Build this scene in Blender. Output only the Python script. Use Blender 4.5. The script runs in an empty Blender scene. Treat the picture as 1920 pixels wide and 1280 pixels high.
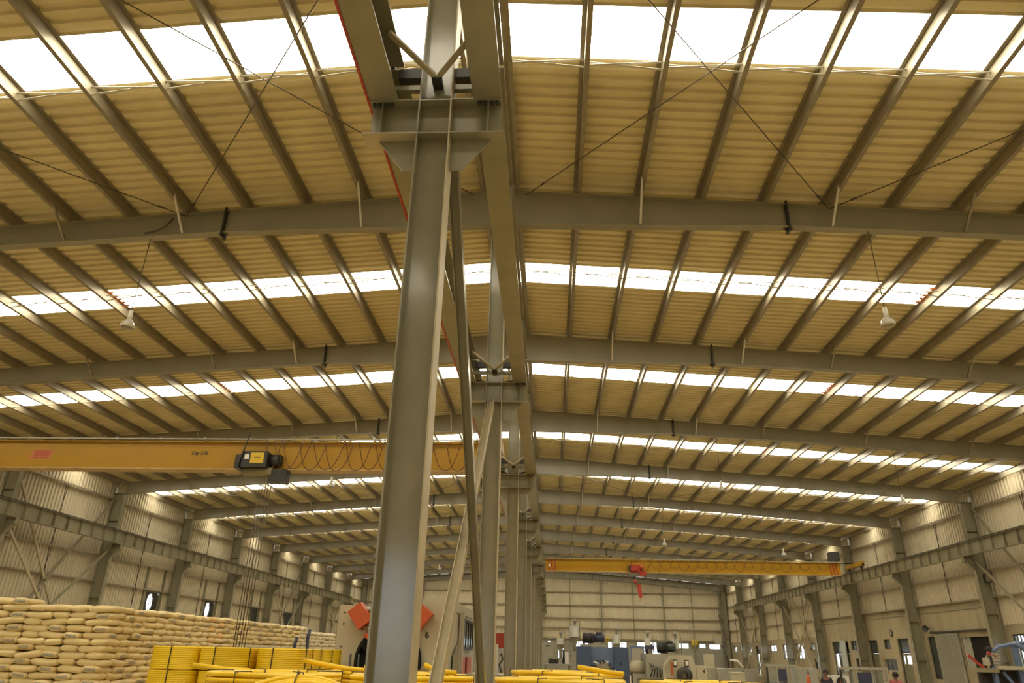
import bpy, math, random
from mathutils import Vector, Matrix
random.seed(7)
S = bpy.context.scene
COL = S.collection
PI = math.pi
# ------------------------------------------------------------------ camera
cam_d = bpy.data.cameras.new('camera'); cam = bpy.data.objects.new('camera', cam_d); COL.objects.link(cam)
S.camera = cam
PITCH, YAW, ROLL = .4166, .05936, .02254
_f = Vector((-math.sin(YAW)*math.cos(PITCH), math.cos(YAW)*math.cos(PITCH), math.sin(PITCH)))
_r = Vector((math.cos(YAW), math.sin(YAW), 0)); _u = _r.cross(_f)
_r2 = _r*math.cos(ROLL)+_u*math.sin(ROLL); _u2 = -_r*math.sin(ROLL)+_u*math.cos(ROLL)
M4 = Matrix((_r2, _u2, -_f)).transposed().to_4x4(); M4.translation = (1.141, 0, 2.1)
cam.matrix_world = M4
cam_d.sensor_width = 36; cam_d.lens = 36*1322.5/1920; cam_d.clip_end = 400; cam_d.clip_start = .05
# ------------------------------------------------------------------ world, light, exposure
SKY_POWER, SKYLIGHT_POWER = 2.6, 6.0
w = bpy.data.worlds.new('overcast_sky'); S.world = w; w.use_nodes = True
bg = w.node_tree.nodes['Background']; bg.inputs[0].default_value = (.80, .90, 1.0, 1); bg.inputs[1].default_value = SKY_POWER
S.view_settings.view_transform = 'Standard'; S.view_settings.look = 'None'
S.view_settings.gamma = 1; S.view_settings.use_curve_mapping = False
S.view_settings.exposure = 0.72
cy = S.cycles
cy.use_denoising = True; cy.denoiser = 'OPENIMAGEDENOISE'
cy.max_bounces = 10; cy.diffuse_bounces = 6; cy.glossy_bounces = 3; cy.transmission_bounces = 3; cy.transparent_max_bounces = 8
cy.use_light_tree = True; cy.sample_clamp_indirect = 6; cy.caustics_reflective = False; cy.caustics_refractive = False
# ------------------------------------------------------------------ materials
def mat(name, col, rough=.6, metal=0., var=0., scale=3., bump=0., bscale=20., spec=.5, stretch=(1,1,1), dirt=None, dscale=.6):
    m = bpy.data.materials.new(name); m.use_nodes = True; nt = m.node_tree; b = nt.nodes['Principled BSDF']
    b.inputs['Base Color'].default_value = (*col, 1); b.inputs['Roughness'].default_value = rough
    b.inputs['Metallic'].default_value = metal; b.inputs['Specular IOR Level'].default_value = spec
    if var or dirt or bump:
        tc = nt.nodes.new('ShaderNodeTexCoord'); mp = nt.nodes.new('ShaderNodeMapping'); mp.inputs['Scale'].default_value = stretch
        nt.links.new(tc.outputs['Object'], mp.inputs[0])
    last = None
    if var:
        n = nt.nodes.new('ShaderNodeTexNoise'); n.inputs['Scale'].default_value = scale; n.inputs['Detail'].default_value = 5
        nt.links.new(mp.outputs[0], n.inputs['Vector'])
        r = nt.nodes.new('ShaderNodeValToRGB'); r.color_ramp.elements[0].position = .3; r.color_ramp.elements[1].position = .7
        r.color_ramp.elements[0].color = (*[c*(1-var) for c in col], 1); r.color_ramp.elements[1].color = (*[min(1, c*(1+var)) for c in col], 1)
        nt.links.new(n.outputs['Fac'], r.inputs[0]); last = r.outputs[0]
    if dirt:
        n = nt.nodes.new('ShaderNodeTexNoise'); n.inputs['Scale'].default_value = dscale; n.inputs['Detail'].default_value = 6
        nt.links.new(mp.outputs[0], n.inputs['Vector'])
        r = nt.nodes.new('ShaderNodeMapRange'); r.inputs['From Min'].default_value = .5; r.inputs['From Max'].default_value = .75
        nt.links.new(n.outputs['Fac'], r.inputs[0])
        x = nt.nodes.new('ShaderNodeMix'); x.data_type = 'RGBA'
        nt.links.new(r.outputs[0], x.inputs[0]); x.inputs[7].default_value = (*dirt, 1)
        if last: nt.links.new(last, x.inputs[6])
        else: x.inputs[6].default_value = (*col, 1)
        last = x.outputs[2]
    if last: nt.links.new(last, b.inputs['Base Color'])
    if bump:
        n = nt.nodes.new('ShaderNodeTexNoise'); n.inputs['Scale'].default_value = bscale
        nt.links.new(mp.outputs[0], n.inputs['Vector'])
        bp = nt.nodes.new('ShaderNodeBump'); bp.inputs['Strength'].default_value = bump; bp.inputs['Distance'].default_value = .02
        nt.links.new(n.outputs['Fac'], bp.inputs['Height']); nt.links.new(bp.outputs[0], b.inputs['Normal'])
    return m
def emit(name, col, power):
    m = bpy.data.materials.new(name); m.use_nodes = True; nt = m.node_tree
    b = nt.nodes['Principled BSDF']; b.inputs['Base Color'].default_value = (.8, .8, .75, 1)
    b.inputs['Emission Color'].default_value = (*col, 1); b.inputs['Emission Strength'].default_value = power
    return m
M = {}
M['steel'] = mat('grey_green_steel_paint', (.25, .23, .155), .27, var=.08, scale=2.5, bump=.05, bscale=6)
M['steel_web'] = mat('glossy_grey_green_paint', (.25, .23, .155), .15, var=.08, scale=2.5, bump=.03, bscale=5)
M['steel_light'] = mat('pale_lit_steel_paint', (.42, .36, .23), .5, var=.10, scale=3)  # pale steel; also gives a column flange and a brace their lit look
M['rafter'] = mat('grey_rafter_paint', (.27, .245, .165), .26, var=.08, scale=1.2, bump=.15, bscale=1.6)
M['purlin'] = mat('galvanised_purlin', (.27, .235, .165), .42, metal=.2, var=.12, scale=4)
M['sagbar'] = mat('galvanised_bar', (.55, .52, .44), .45, metal=.2)
M['roof'] = mat('cream_roof_sheet', (.66, .57, .33), .55, var=.07, scale=1.2)
M['wall'] = mat('cream_wall_sheet', (.55, .49, .355), .5, var=.06, scale=1.5)
M['plaster'] = mat('stained_plaster', (.35, .295, .185), .85, var=.08, scale=1.2, bump=.2, bscale=8, dirt=(.23, .175, .10), dscale=.7, stretch=(1, 1, .35))
M['plaster_grey'] = mat('grey_plaster', (.30, .285, .23), .85, var=.08, scale=1.5)
M['floor'] = mat('concrete_floor', (.50, .43, .29), .55, var=.15, scale=.6, bump=.1, bscale=10, dirt=(.2, .18, .15), dscale=.25)
M['ground'] = mat('outdoor_ground', (.40, .37, .30), .9, var=.15, scale=.3)
M['skylight'] = emit('backlit_fibreglass', (1.0, .91, .72), SKYLIGHT_POWER)
M['sealant'] = mat('orange_sealant', (.75, .25, .08), .6)
M['rod'] = mat('dark_steel_rod', (.10, .08, .06), .5, metal=.4)
M['crane'] = mat('crane_yellow_paint', (.40, .215, .002), .35, var=.05, scale=1.5, bump=.05, bscale=2)
M['crane_edge'] = mat('worn_yellow_edge', (.46, .32, .13), .5, var=.2, scale=3)
M['black'] = mat('black_rubber', (.010, .010, .009), .7, spec=.2)
M['dark'] = mat('dark_machine_paint', (.03, .028, .024), .45)
M['cable'] = mat('dark_red_cable', (.085, .03, .012), .5)
M['red'] = mat('signal_red', (.38, .04, .018), .45)
M['orange'] = mat('orange_paint', (.52, .095, .028), .42, var=.06)
M['white'] = mat('white_paint', (.75, .73, .66), .5)
M['board'] = mat('pale_board', (.40, .44, .42), .5)
M['plate'] = mat('faded_red_plate', (.50, .17, .06), .5, var=.15, scale=12)
M['pipe'] = mat('yellow_plastic_pipe', (.90, .61, .012), .38, var=.06, scale=1.4)
M['coil'] = mat('yellow_plastic_coil', (.84, .58, .008), .45, var=.05, scale=2)
M['strap'] = mat('dark_strap', (.05, .045, .02), .6)
M['machine'] = mat('cream_machine_paint', (.46, .42, .31), .45, var=.06, scale=1.2)
M['machine_grey'] = mat('grey_machine_paint', (.33, .32, .265), .45, var=.07, scale=2)
M['machine_shade'] = mat('olive_and_recess_shade', (.26, .23, .14), .6)  # olive parts, and the shade of recesses put into colour
M['blue'] = mat('dull_blue_paint', (.05, .082, .165), .45, var=.08, scale=1.5)
M['blue_light'] = mat('light_blue_paint', (.115, .17, .30), .4, var=.1, scale=3)
M['navy'] = mat('navy_panel', (.035, .04, .085), .5)
M['glass_dark'] = mat('dark_glass', (.05, .06, .055), .12)
M['chrome'] = mat('chrome_rod', (.75, .73, .68), .2, metal=1)
M['skin'] = mat('brown_skin', (.20, .095, .055), .6)
M['hair'] = mat('black_hair', (.012, .01, .009), .7)
M['shirt_red'] = mat('faded_red_shirt', (.40, .10, .10), .85)
M['shirt_navy'] = mat('navy_shirt', (.03, .028, .045), .85)
M['trouser'] = mat('dark_trousers', (.05, .045, .045), .85)
M['galv'] = mat('zinc_hopper', (.36, .35, .28), .4, metal=.3, var=.1, scale=4)
M['door_green'] = mat('olive_door_paint', (.155, .14, .075), .55, var=.08)
M['clear'] = mat('lamp_reflector', (.55, .52, .46), .2, spec=.8)
M['yellow_sign'] = mat('yellow_sign_paint', (.62, .43, .03), .5)
def stripes_mat():
    m = mat('striped_grey_shirt', (.26, .24, .2), .85); nt = m.node_tree; b = nt.nodes['Principled BSDF']
    tc = nt.nodes.new('ShaderNodeTexCoord'); wv = nt.nodes.new('ShaderNodeTexWave'); wv.bands_direction = 'Z'; wv.inputs['Scale'].default_value = 3.2
    nt.links.new(tc.outputs['Object'], wv.inputs[0]); r = nt.nodes.new('ShaderNodeValToRGB')
    r.color_ramp.elements[0].color = (.17, .14, .11, 1); r.color_ramp.elements[1].color = (.36, .33, .27, 1)
    nt.links.new(wv.outputs['Fac'], r.inputs[0]); nt.links.new(r.outputs[0], b.inputs['Base Color']); return m
M['shirt_stripe'] = stripes_mat()
def bag_mat(name, col, printed):
    m = mat(name, col, .7, var=.05, scale=2.5, bump=.25, bscale=14)
    if printed:   # small grey printed panel on one end of the bag
        nt = m.node_tree; b = nt.nodes['Principled BSDF']; src = b.inputs['Base Color'].links[0].from_socket
        tc = nt.nodes.new('ShaderNodeTexCoord'); sp = nt.nodes.new('ShaderNodeSeparateXYZ'); nt.links.new(tc.outputs['Object'], sp.inputs[0])
        def mth(op, a, v):
            n = nt.nodes.new('ShaderNodeMath'); n.operation = op
            if hasattr(a, 'links'): nt.links.new(a, n.inputs[0])
            if hasattr(v, 'links'): nt.links.new(v, n.inputs[1])
            else: n.inputs[1].default_value = v
            return n.outputs[0]
        ay = mth('ABSOLUTE', sp.outputs[1], 0); ax = mth('ABSOLUTE', sp.outputs[0], 0); az = mth('ABSOLUTE', mth('ADD', sp.outputs[2], .01), 0)
        mask = mth('MULTIPLY', mth('MULTIPLY', mth('LESS_THAN', ay, .15), mth('GREATER_THAN', ax, .27)), mth('LESS_THAN', az, .04))
        ns = nt.nodes.new('ShaderNodeTexNoise'); ns.inputs['Scale'].default_value = 16; nt.links.new(tc.outputs['Object'], ns.inputs[0])
        mask = mth('MULTIPLY', mask, mth('MULTIPLY', ns.outputs['Fac'], 1.4))
        x = nt.nodes.new('ShaderNodeMix'); x.data_type = 'RGBA'; nt.links.new(mask, x.inputs[0]); nt.links.new(src, x.inputs[6])
        x.inputs[7].default_value = (.27, .26, .23, 1); nt.links.new(x.outputs[2], b.inputs['Base Color'])
    return m
M['bag'] = bag_mat('cream_woven_bag', (.74, .60, .31), False)
M['bag_print'] = bag_mat('cream_woven_bag_printed', (.73, .59, .31), True)
M['bag_pink'] = bag_mat('peach_woven_bag', (.76, .50, .22), False)
M['bag_white'] = bag_mat('white_woven_bag', (.68, .58, .38), False)
def glass_mat():
    m = bpy.data.materials.new('window_glass'); m.use_nodes = True; nt = m.node_tree
    g = nt.nodes['Principled BSDF']; g.inputs['Roughness'].default_value = .05; g.inputs['Base Color'].default_value = (.5, .55, .55, 1)
    t = nt.nodes.new('ShaderNodeBsdfTransparent'); x = nt.nodes.new('ShaderNodeMixShader'); x.inputs[0].default_value = .12
    nt.links.new(t.outputs[0], x.inputs[1]); nt.links.new(g.outputs[0], x.inputs[2])
    nt.links.new(x.outputs[0], nt.nodes['Material Output'].inputs['Surface']); return m
M['glass'] = glass_mat()
# ------------------------------------------------------------------ mesh helpers
class MB:
    def __init__(s): s.v = []; s.f = []; s.sm = []
    def add(s, vs, fs, smooth=False):
        o = len(s.v); s.v += [tuple(p) for p in vs]; s.f += [tuple(i+o for i in f) for f in fs]; s.sm += [smooth]*len(fs); return s
    def box(s, x0, x1, y0, y1, z0, z1):
        return s.add([(x0,y0,z0),(x1,y0,z0),(x1,y1,z0),(x0,y1,z0),(x0,y0,z1),(x1,y0,z1),(x1,y1,z1),(x0,y1,z1)],
                     [(0,3,2,1),(4,5,6,7),(0,1,5,4),(1,2,6,5),(2,3,7,6),(3,0,4,7)])
    def cbox(s, c, d): return s.box(c[0]-d[0]/2, c[0]+d[0]/2, c[1]-d[1]/2, c[1]+d[1]/2, c[2]-d[2]/2, c[2]+d[2]/2)
    def bar(s, p, q, a, b, up=(0,0,1)):         # rectangular bar from p to q
        p, q = Vector(p), Vector(q); d = (q-p).normalized(); u = Vector(up)
        if abs(d.dot(u)) > .97: u = Vector((0,1,0))
        r = d.cross(u).normalized(); t = r.cross(d); vs = []
        for e in (p, q):
            for sx, sz in ((-1,-1),(1,-1),(1,1),(-1,1)): vs.append(e+r*a/2*sx+t*b/2*sz)
        return s.add(vs, [(3,2,1,0),(4,5,6,7),(0,1,5,4),(1,2,6,5),(2,3,7,6),(3,0,4,7)])
    def ibeam(s, p, q, wd, dp, t=.014, up=(0,0,1)):
        p, q = Vector(p), Vector(q); d = (q-p).normalized(); u = Vector(up)
        r = d.cross(u).normalized(); n = r.cross(d)
        s.bar(p, q, t, dp, up); s.bar(p+n*(dp/2-t/2), q+n*(dp/2-t/2), wd, t, up); s.bar(p-n*(dp/2-t/2), q-n*(dp/2-t/2), wd, t, up); return s
    def tube(s, pts, r, n=8, closed=False, cap=True):
        pts = [Vector(p) for p in pts]; N = len(pts); vs = []; fs = []; pr = None
        for i, p in enumerate(pts):
            a = pts[i-1] if (i or closed) else pts[i]; b = pts[(i+1) % N] if (i < N-1 or closed) else pts[i]
            d = (b-a).normalized()
            if pr is None:
                u = Vector((0,0,1)) if abs(d.z) < .9 else Vector((1,0,0)); pr = d.cross(u).normalized()
            pr = (pr-d*pr.dot(d)).normalized(); t = d.cross(pr)
            rr = r[i] if isinstance(r, (list, tuple)) else r
            vs += [p+(pr*math.cos(2*PI*k/n)+t*math.sin(2*PI*k/n))*rr for k in range(n)]
        for i in range(N if closed else N-1):
            j = (i+1) % N
            fs += [(i*n+k, i*n+(k+1) % n, j*n+(k+1) % n, j*n+k) for k in range(n)]
        s.add(vs, fs, True)
        if cap and not closed:
            o = len(s.v)-len(vs); s.f += [tuple(o+k for k in reversed(range(n))), tuple(o+(N-1)*n+k for k in range(n))]; s.sm += [False]*2
        return s
    def cyl(s, p, q, r, n=16, r2=None): return s.tube([p, q], [r, r if r2 is None else r2], n)
    def lathe(s, prof, c=(0,0,0), n=24, power=None, smooth=True):
        vs = []; fs = []
        for r, z in prof:
            for k in range(n):
                a = 2*PI*k/n; cx_, sx_ = math.cos(a), math.sin(a)
                q = 1 if not power else (abs(cx_)**power+abs(sx_)**power)**(-1/power)
                vs.append((c[0]+r*q*cx_, c[1]+r*q*sx_, c[2]+z))
        for i in range(len(prof)-1):
            fs += [(i*n+k, i*n+(k+1) % n, (i+1)*n+(k+1) % n, (i+1)*n+k) for k in range(n)]
        return s.add(vs, fs, smooth)
    def prism(s, poly, a, b, axis='y'):       # polygon (p,q) extruded along an axis from a to b
        def P(p, q, t): return (p, t, q) if axis == 'y' else ((t, p, q) if axis == 'x' else (p, q, t))
        n = len(poly); vs = [P(p, q, a) for p, q in poly]+[P(p, q, b) for p, q in poly]
        return s.add(vs, [tuple(range(n)), tuple(reversed(range(n, 2*n)))]+[(i, i+n, (i+1) % n+n, (i+1) % n) for i in range(n)])
    def mesh(s, name, m):
        me = bpy.data.meshes.new(name); me.from_pydata(s.v, [], s.f); me.polygons.foreach_set('use_smooth', s.sm)
        me.materials.append(m); me.update(); return me
    def obj(s, name, m, parent=None, loc=(0,0,0), rot=(0,0,0)):
        return ob(name, s.mesh(name, m), parent, loc, rot)
def ob(name, me, parent=None, loc=(0,0,0), rot=(0,0,0)):
    o = bpy.data.objects.new(name, me); COL.objects.link(o); o.location = loc; o.rotation_euler = rot
    if parent: o.parent = parent
    return o
def tag(o, label, cat, group=None, kind=None):
    o['label'] = label; o['category'] = cat
    if group: o['group'] = group
    if kind: o['kind'] = kind
    return o
def thing(name, label, cat, loc=(0,0,0), rot=(0,0,0), group=None, kind=None):
    return tag(ob(name, None, None, loc, rot), label, cat, group, kind)
def copy_tree(o, parent=None):
    c = o.copy(); COL.objects.link(c)
    if parent: c.parent = parent
    for ch in list(o.children): copy_tree(ch, c)
    return c
def box(name, m, parent, x0, x1, y0, y1, z0, z1): return MB().box(x0, x1, y0, y1, z0, z1).obj(name, m, parent)
def textobj(name, body, size, m, parent, loc, rot, shear=0, align='CENTER'):
    c = bpy.data.curves.new(name, 'FONT'); c.body = body; c.size = size; c.align_x = align; c.align_y = 'CENTER'; c.shear = shear; c.extrude = .003; c.offset = size*.022
    c.materials.append(m); tmp = bpy.data.objects.new('tmp', c); COL.objects.link(tmp)
    me = bpy.data.meshes.new_from_object(tmp.evaluated_get(bpy.context.evaluated_depsgraph_get())); bpy.data.objects.remove(tmp); bpy.data.curves.remove(c)
    return ob(name, me, parent, loc, rot)
# ------------------------------------------------------------------ dimensions
BAY, Y1 = 8.0, 5.533
def Y(k): return Y1+(k-1)*BAY
YE, YB = Y(12)+.15, Y(-1)-.3              # far end wall, wall behind the viewpoint
XW = 22.8                                  # side wall sheeting
def zt(x): return 11.885-.0721*abs(x)      # top of the rafters = underside of the purlins
ROOFZ = .25
PITCH_P = 1.389
PUR = [.376+n*PITCH_P for n in range(17)]
XLAP = 11.43
# ================================================================== SETTING
fl = MB().box(-26, 26, YB-6, YE+8, -.2, 0).obj('floor', M['floor']); tag(fl, 'grey concrete factory floor under the stacks and machines', 'floor', kind='structure')
gr = MB().add([(-160,-120,-.25),(160,-120,-.25),(160,240,-.25),(-160,240,-.25)], [(0,1,2,3)]).obj('ground', M['ground']); tag(gr, 'bare ground outside the factory walls', 'ground', kind='structure')
ceil = thing('ceiling', 'pitched roof of cream corrugated sheets on grey purlins and rafters with skylight strips', 'ceiling', kind='structure')
# --- skylight strip of every bay (one sheet wide), measured from the middle of its bay
SKY_OFF = {1: (-1.01, .13), 2: (-.41, .69), 3: (-.97, .15), 4: (-.25, .85), 5: (-.65, .4), 6: (-.75, .3)}
def corr_roof(y0, y1, x0, x1, sgn, drop=0., pitch=.25, h=.06):
    ys = []; n = max(1, round((y1-y0)/pitch)); p = (y1-y0)/n
    for i in range(n):
        a = y0+i*p
        ys += [(a, 0), (a+p*.45, 0), (a+p*.53, h), (a+p*.92, h)]
    ys.append((y1, 0)); vs = []; fs = []
    for x in (x0, x1):
        for yy, dz in ys: vs.append((sgn*x, yy, zt(x)+ROOFZ-drop+dz))
    L = len(ys)
    for i in range(L-1): fs.append((i, i+1, L+i+1, L+i))
    return MB().add(vs, fs)
for j in range(-1, 12):
    ya, yb = Y(j), Y(j+1); mid = (ya+yb)/2; o = SKY_OFF.get(j, (-.8, .2)); s0, s1 = mid+o[0], mid+o[1]
    if j == -1: ya = YB
    if j == 11: yb = YE
    for sg in (-1, 1):
        for (xa, xb, dr) in ((0, XLAP+.1, .006), (XLAP-.1, XW+.35, 0)):
            corr_roof(ya, s0, xa, xb, sg, dr).obj('roof_sheet', M['roof'], ceil)
            corr_roof(s1, yb, xa, xb, sg, dr).obj('roof_sheet', M['roof'], ceil)
            corr_roof(s0, s1, xa, xb, sg, dr+.002).obj('skylight_panel', M['skylight'], ceil)
        if 2 <= j <= 5:     # orange sealant ribs where two skylight sheets lap
            mb = MB()
            for i in range(5):
                yy = s0+.08+i*.2
                mb.add([(sg*(XLAP-.12), yy, zt(XLAP-.12)+ROOFZ-.02), (sg*(XLAP+.14), yy, zt(XLAP+.14)+ROOFZ-.02),
                        (sg*(XLAP+.14), yy+.13, zt(XLAP+.14)+ROOFZ-.02), (sg*(XLAP-.12), yy+.13, zt(XLAP-.12)+ROOFZ-.02)], [(0,1,2,3)])
            mb.obj('sealant_strip', M['sealant'], ceil)
# ridge cap closes the gap between the two slopes
MB().add([(-.3,YB,zt(.3)+ROOFZ+.05),(0,YB,zt(0)+ROOFZ+.06),(.3,YB,zt(.3)+ROOFZ+.05),(-.3,YE,zt(.3)+ROOFZ+.05),(0,YE,zt(0)+ROOFZ+.06),(.3,YE,zt(.3)+ROOFZ+.05)], [(0,1,4,3),(1,2,5,4)]).obj('ridge_cap', M['roof'], ceil)
# --- purlins: Z sections running the whole length
def purlin_mesh(sg):
    m = MB(); L0, L1 = YB+.05, YE-.05
    m.box(-.003, .003, L0, L1, .0, ROOFZ-.004); a, b = (0, .085) if sg > 0 else (-.085, 0)
    m.box(a, b, L0, L1, 0, .004); m.box(-b, -a, L0, L1, ROOFZ-.008, ROOFZ-.004); e = b if sg > 0 else a
    m.box(e-.002, e+.002, L0, L1, 0, .02)
    return m.mesh('purlin', M['purlin'])
PM = {1: purlin_mesh(1), -1: purlin_mesh(-1)}
for sg in (-1, 1):
    for x in PUR: ob('purlin', PM[sg], ceil, (sg*x, 0, zt(x)))
# --- rafters with tapered depth, splices and flange braces
def rdepth(x):
    t = ((0, .95), (6.4, .60), (12, .54), (20, .60), (22.1, .68))
    for (a, da), (b, db) in zip(t, t[1:]):
        if x <= b: return da+(db-da)*(x-a)/(b-a)
    return .68
XS = [-22.1, -20, -12, -6.4, 0, 6.4, 12, 20, 22.1]
def rafter_mesh():
    m = MB(); top = [(x, zt(x)-.004) for x in XS]; bot = [(x, zt(x)-rdepth(abs(x))) for x in XS]
    for i in range(len(XS)-1):
        a, b = i, i+1
        m.prism([top[a], top[b], bot[b], bot[a]], -.006, .006)
        m.prism([top[a], top[b], (top[b][0], top[b][1]-.014), (top[a][0], top[a][1]-.014)], -.105, .105)
        m.prism([(bot[a][0], bot[a][1]+.016), (bot[b][0], bot[b][1]+.016), bot[b], bot[a]], -.105, .105)
    return m.mesh('rafter', M['rafter'])
RM = rafter_mesh()
def splice_mesh():
    m = MB(); d = rdepth(6.4)
    m.box(-.02, .02, -.12, .12, -d-.10, .06)
    for k in range(6):
        z = -d+.06+k*(d-.1)/5
        for yy in (-.06, .06): m.cyl((-.045, yy, z), (.045, yy, z), .014, 6)
    m.prism([(-.02, -d-.1), (-.02, -d), (-.12, -d)], -.006, .006); m.prism([(.02, -d-.1), (.02, -d), (.12, -d)], -.006, .006)
    return m.mesh('splice_plate', M['dark'])
SM = splice_mesh()
def brace_meshes(x):
    d = rdepth(x); return MB().bar((0, -.75, .06), (0, -.09, -d+.05), .045, .045).bar((0, .75, .06), (0, .09, -d+.05), .045, .045).mesh('flange_brace', M['sagbar'] if x < 9 else M['purlin'])
FB = {}
for n in (2, 5, 7, 10, 13): FB[n] = brace_meshes(PUR[n])
STM = MB().box(-.005, .005, -.1, .1, -.60, -.02).mesh('web_stiffener', M['rafter'])
for k in range(-1, 13):
    r = ob('rafter', RM, ceil, (0, Y(k), 0))
    for sg in (-1, 1):
        ob('splice_plate', SM, r, (sg*6.4, 0, zt(6.4)))
        for n in FB: ob('flange_brace', FB[n], r, (sg*PUR[n], 0, zt(PUR[n])))
# --- sag bars between the purlins in the middle of each bay
SAG_Y = {1: 9.63, 2: 17.29, 3: 25.16, 4: 33.94}
def sag_mesh(rows):
    m = MB()
    for (dx, dy, dz, sg) in rows:
        a = Vector((sg*PUR[dx], dy, zt(PUR[dx]))); b = Vector((sg*PUR[dx+1], dy, zt(PUR[dx+1])))
        m.bar(a+Vector((0,-.02,.02)), b+Vector((0,-.02,.15)), .042, .006); m.bar(a+Vector((0,.03,.15)), b+Vector((0,.03,.02)), .042, .006)
    return m
one = {sg: sag_mesh([(0, 0, 0, sg)]).mesh('sag_bar', M['sagbar']) for sg in (-1, 1)}
for j in range(1, 9):
    yy = SAG_Y.get(j, (Y(j)+Y(j+1))/2)
    for sg in (-1, 1):
        for n in range(16): ob('sag_bar', one[sg], ceil, (sg*n*PITCH_P, yy, -.0721*n*PITCH_P))
rest = sag_mesh([(n, (Y(j)+Y(j+1))/2, 0, sg) for j in (9, 10, 11) for sg in (-1, 1) for n in range(16)]).obj('sag_bar', M['sagbar'], ceil); rest['kind'] = 'stuff'
for sg in (-1, 1):
    for j in (0, -1): ob('sag_bar', one[sg], ceil, (0, (Y(j)+Y(j+1))/2, 0))
# --- crossed bracing rods under the purlins
for j in (1, 5, 9):
    for sg in (-1, 1):
        for xa, xb in ((.6, 7.3), (7.3, 14.4), (14.4, 21.7)):
            for p, q in ((xa, xb), (xb, xa)):
                A = Vector((sg*p, Y(j)+.12, zt(p)-.12)); B = Vector((sg*q, Y(j+1)-.12, zt(q)-.12))
                m = MB().tube([A, B], .011, 6); t = (B-A).normalized()
                m.tube([A+t*.5, A+t*.62], .022, 6); m.tube([B-t*.62, B-t*.5], .022, 6)
                m.obj('bracing_rod', M['rod'], ceil)
# --- hanging wires and a drooping cable under the second frame
MB().tube([(-7.6, Y(2)-.12, zt(7.6)-.15), (-7.75, Y(2)-.13, zt(7.6)-.4), (-8.0, Y(2)-.13, zt(7.6)-.52), (-8.2, Y(2)-.12, zt(7.6)-.55)], .02, 6).obj('loose_cable', M['rod'], ceil)
# ================================================================== WALLS
def corr_wall(L, z0, z1a, z1b=None, pitch=.25, h=.05, z1f=None):   # along +x from 0 to L, ribs towards -y
    n = round(L/pitch); p = L/n; xs = []
    for i in range(n): xs += [(i*p, 0), (i*p+p*.55, 0), (i*p+p*.66, -h), (i*p+p*.86, -h)]
    xs.append((L, 0)); vs = []; fs = []
    for x, d in xs: vs.append((x, d, z0))
    for x, d in xs: vs.append((x, d, z1f(x) if z1f else z1a))
    k = len(xs); fs = [(i, i+1, k+i+1, k+i) for i in range(k-1)]
    return MB().add(vs, fs)
def pierced(name, m, parent, a0, a1, z0, z1, holes, place, th=.25):
    A = sorted({a0, a1, *[h[0] for h in holes], *[h[1] for h in holes]}); Z = sorted({z0, z1, *[h[2] for h in holes], *[h[3] for h in holes]})
    A = [a for a in A if a0 <= a <= a1]; Z = [z for z in Z if z0 <= z <= z1]
    def hole(i, j):
        if i < 0 or j < 0 or i >= len(A)-1 or j >= len(Z)-1: return False
        ca, cz = (A[i]+A[i+1])/2, (Z[j]+Z[j+1])/2
        return any(h[0] < ca < h[1] and h[2] < cz < h[3] for h in holes)
    mb = MB()
    def q(*pts): mb.add([place(*p) for p in pts], [(0,1,2,3)])
    for i in range(len(A)-1):
        for j in range(len(Z)-1):
            a, b, c, d = A[i], A[i+1], Z[j], Z[j+1]
            if hole(i, j): continue
            q((a,c,0),(b,c,0),(b,d,0),(a,d,0)); q((a,c,th),(b,c,th),(b,d,th),(a,d,th))
            if hole(i-1, j) or i == 0: q((a,c,0),(a,c,th),(a,d,th),(a,d,0))
            if hole(i+1, j) or i == len(A)-2: q((b,c,0),(b,c,th),(b,d,th),(b,d,0))
            if hole(i, j-1) or j == 0: q((a,c,0),(b,c,0),(b,c,th),(a,c,th))
            if hole(i, j+1) or j == len(Z)-2: q((a,d,0),(b,d,0),(b,d,th),(a,d,th))
    return mb.obj(name, m, parent)
EAVE = zt(XW)+ROOFZ-.01
walls = {}
# openings of the right-hand wall (y0, y1, z0, z1)
R_HOLES = [(36.0, 37.0, 1.9, 3.42), (38.9, 41.6, 1.85, 3.45), (44.25, 45.1, 1.3, 3.48), (47.55, 49.0, 0, 3.46), (50.1, 51.0, 2.88, 3.44),
           (49.6, 51.35, 1.6, 2.3), (52.0, 53.4, 0, 3.44), (55.4, 56.5, 2.86, 3.46), (55.0, 56.0, 1.5, 2.3), (57.0, 57.8, 0, 3.44), (58.6, 60.2, 0, 3.44),
           (64.2, 65.3, 2.85, 3.43), (63.6, 64.6, 1.5, 2.3), (67.0, 69.0, 2.2, 3.41), (71.6, 73.0, 2.2, 3.41), (74.9, 77.3, 2.82, 3.42), (81.0, 82.4, 0, 3.42), (84.2, 85.4, 2.4, 3.42),
           (88.0, 89.2, 2.82, 3.42), (90.7, 92.3, 2.82, 3.42)]
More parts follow.
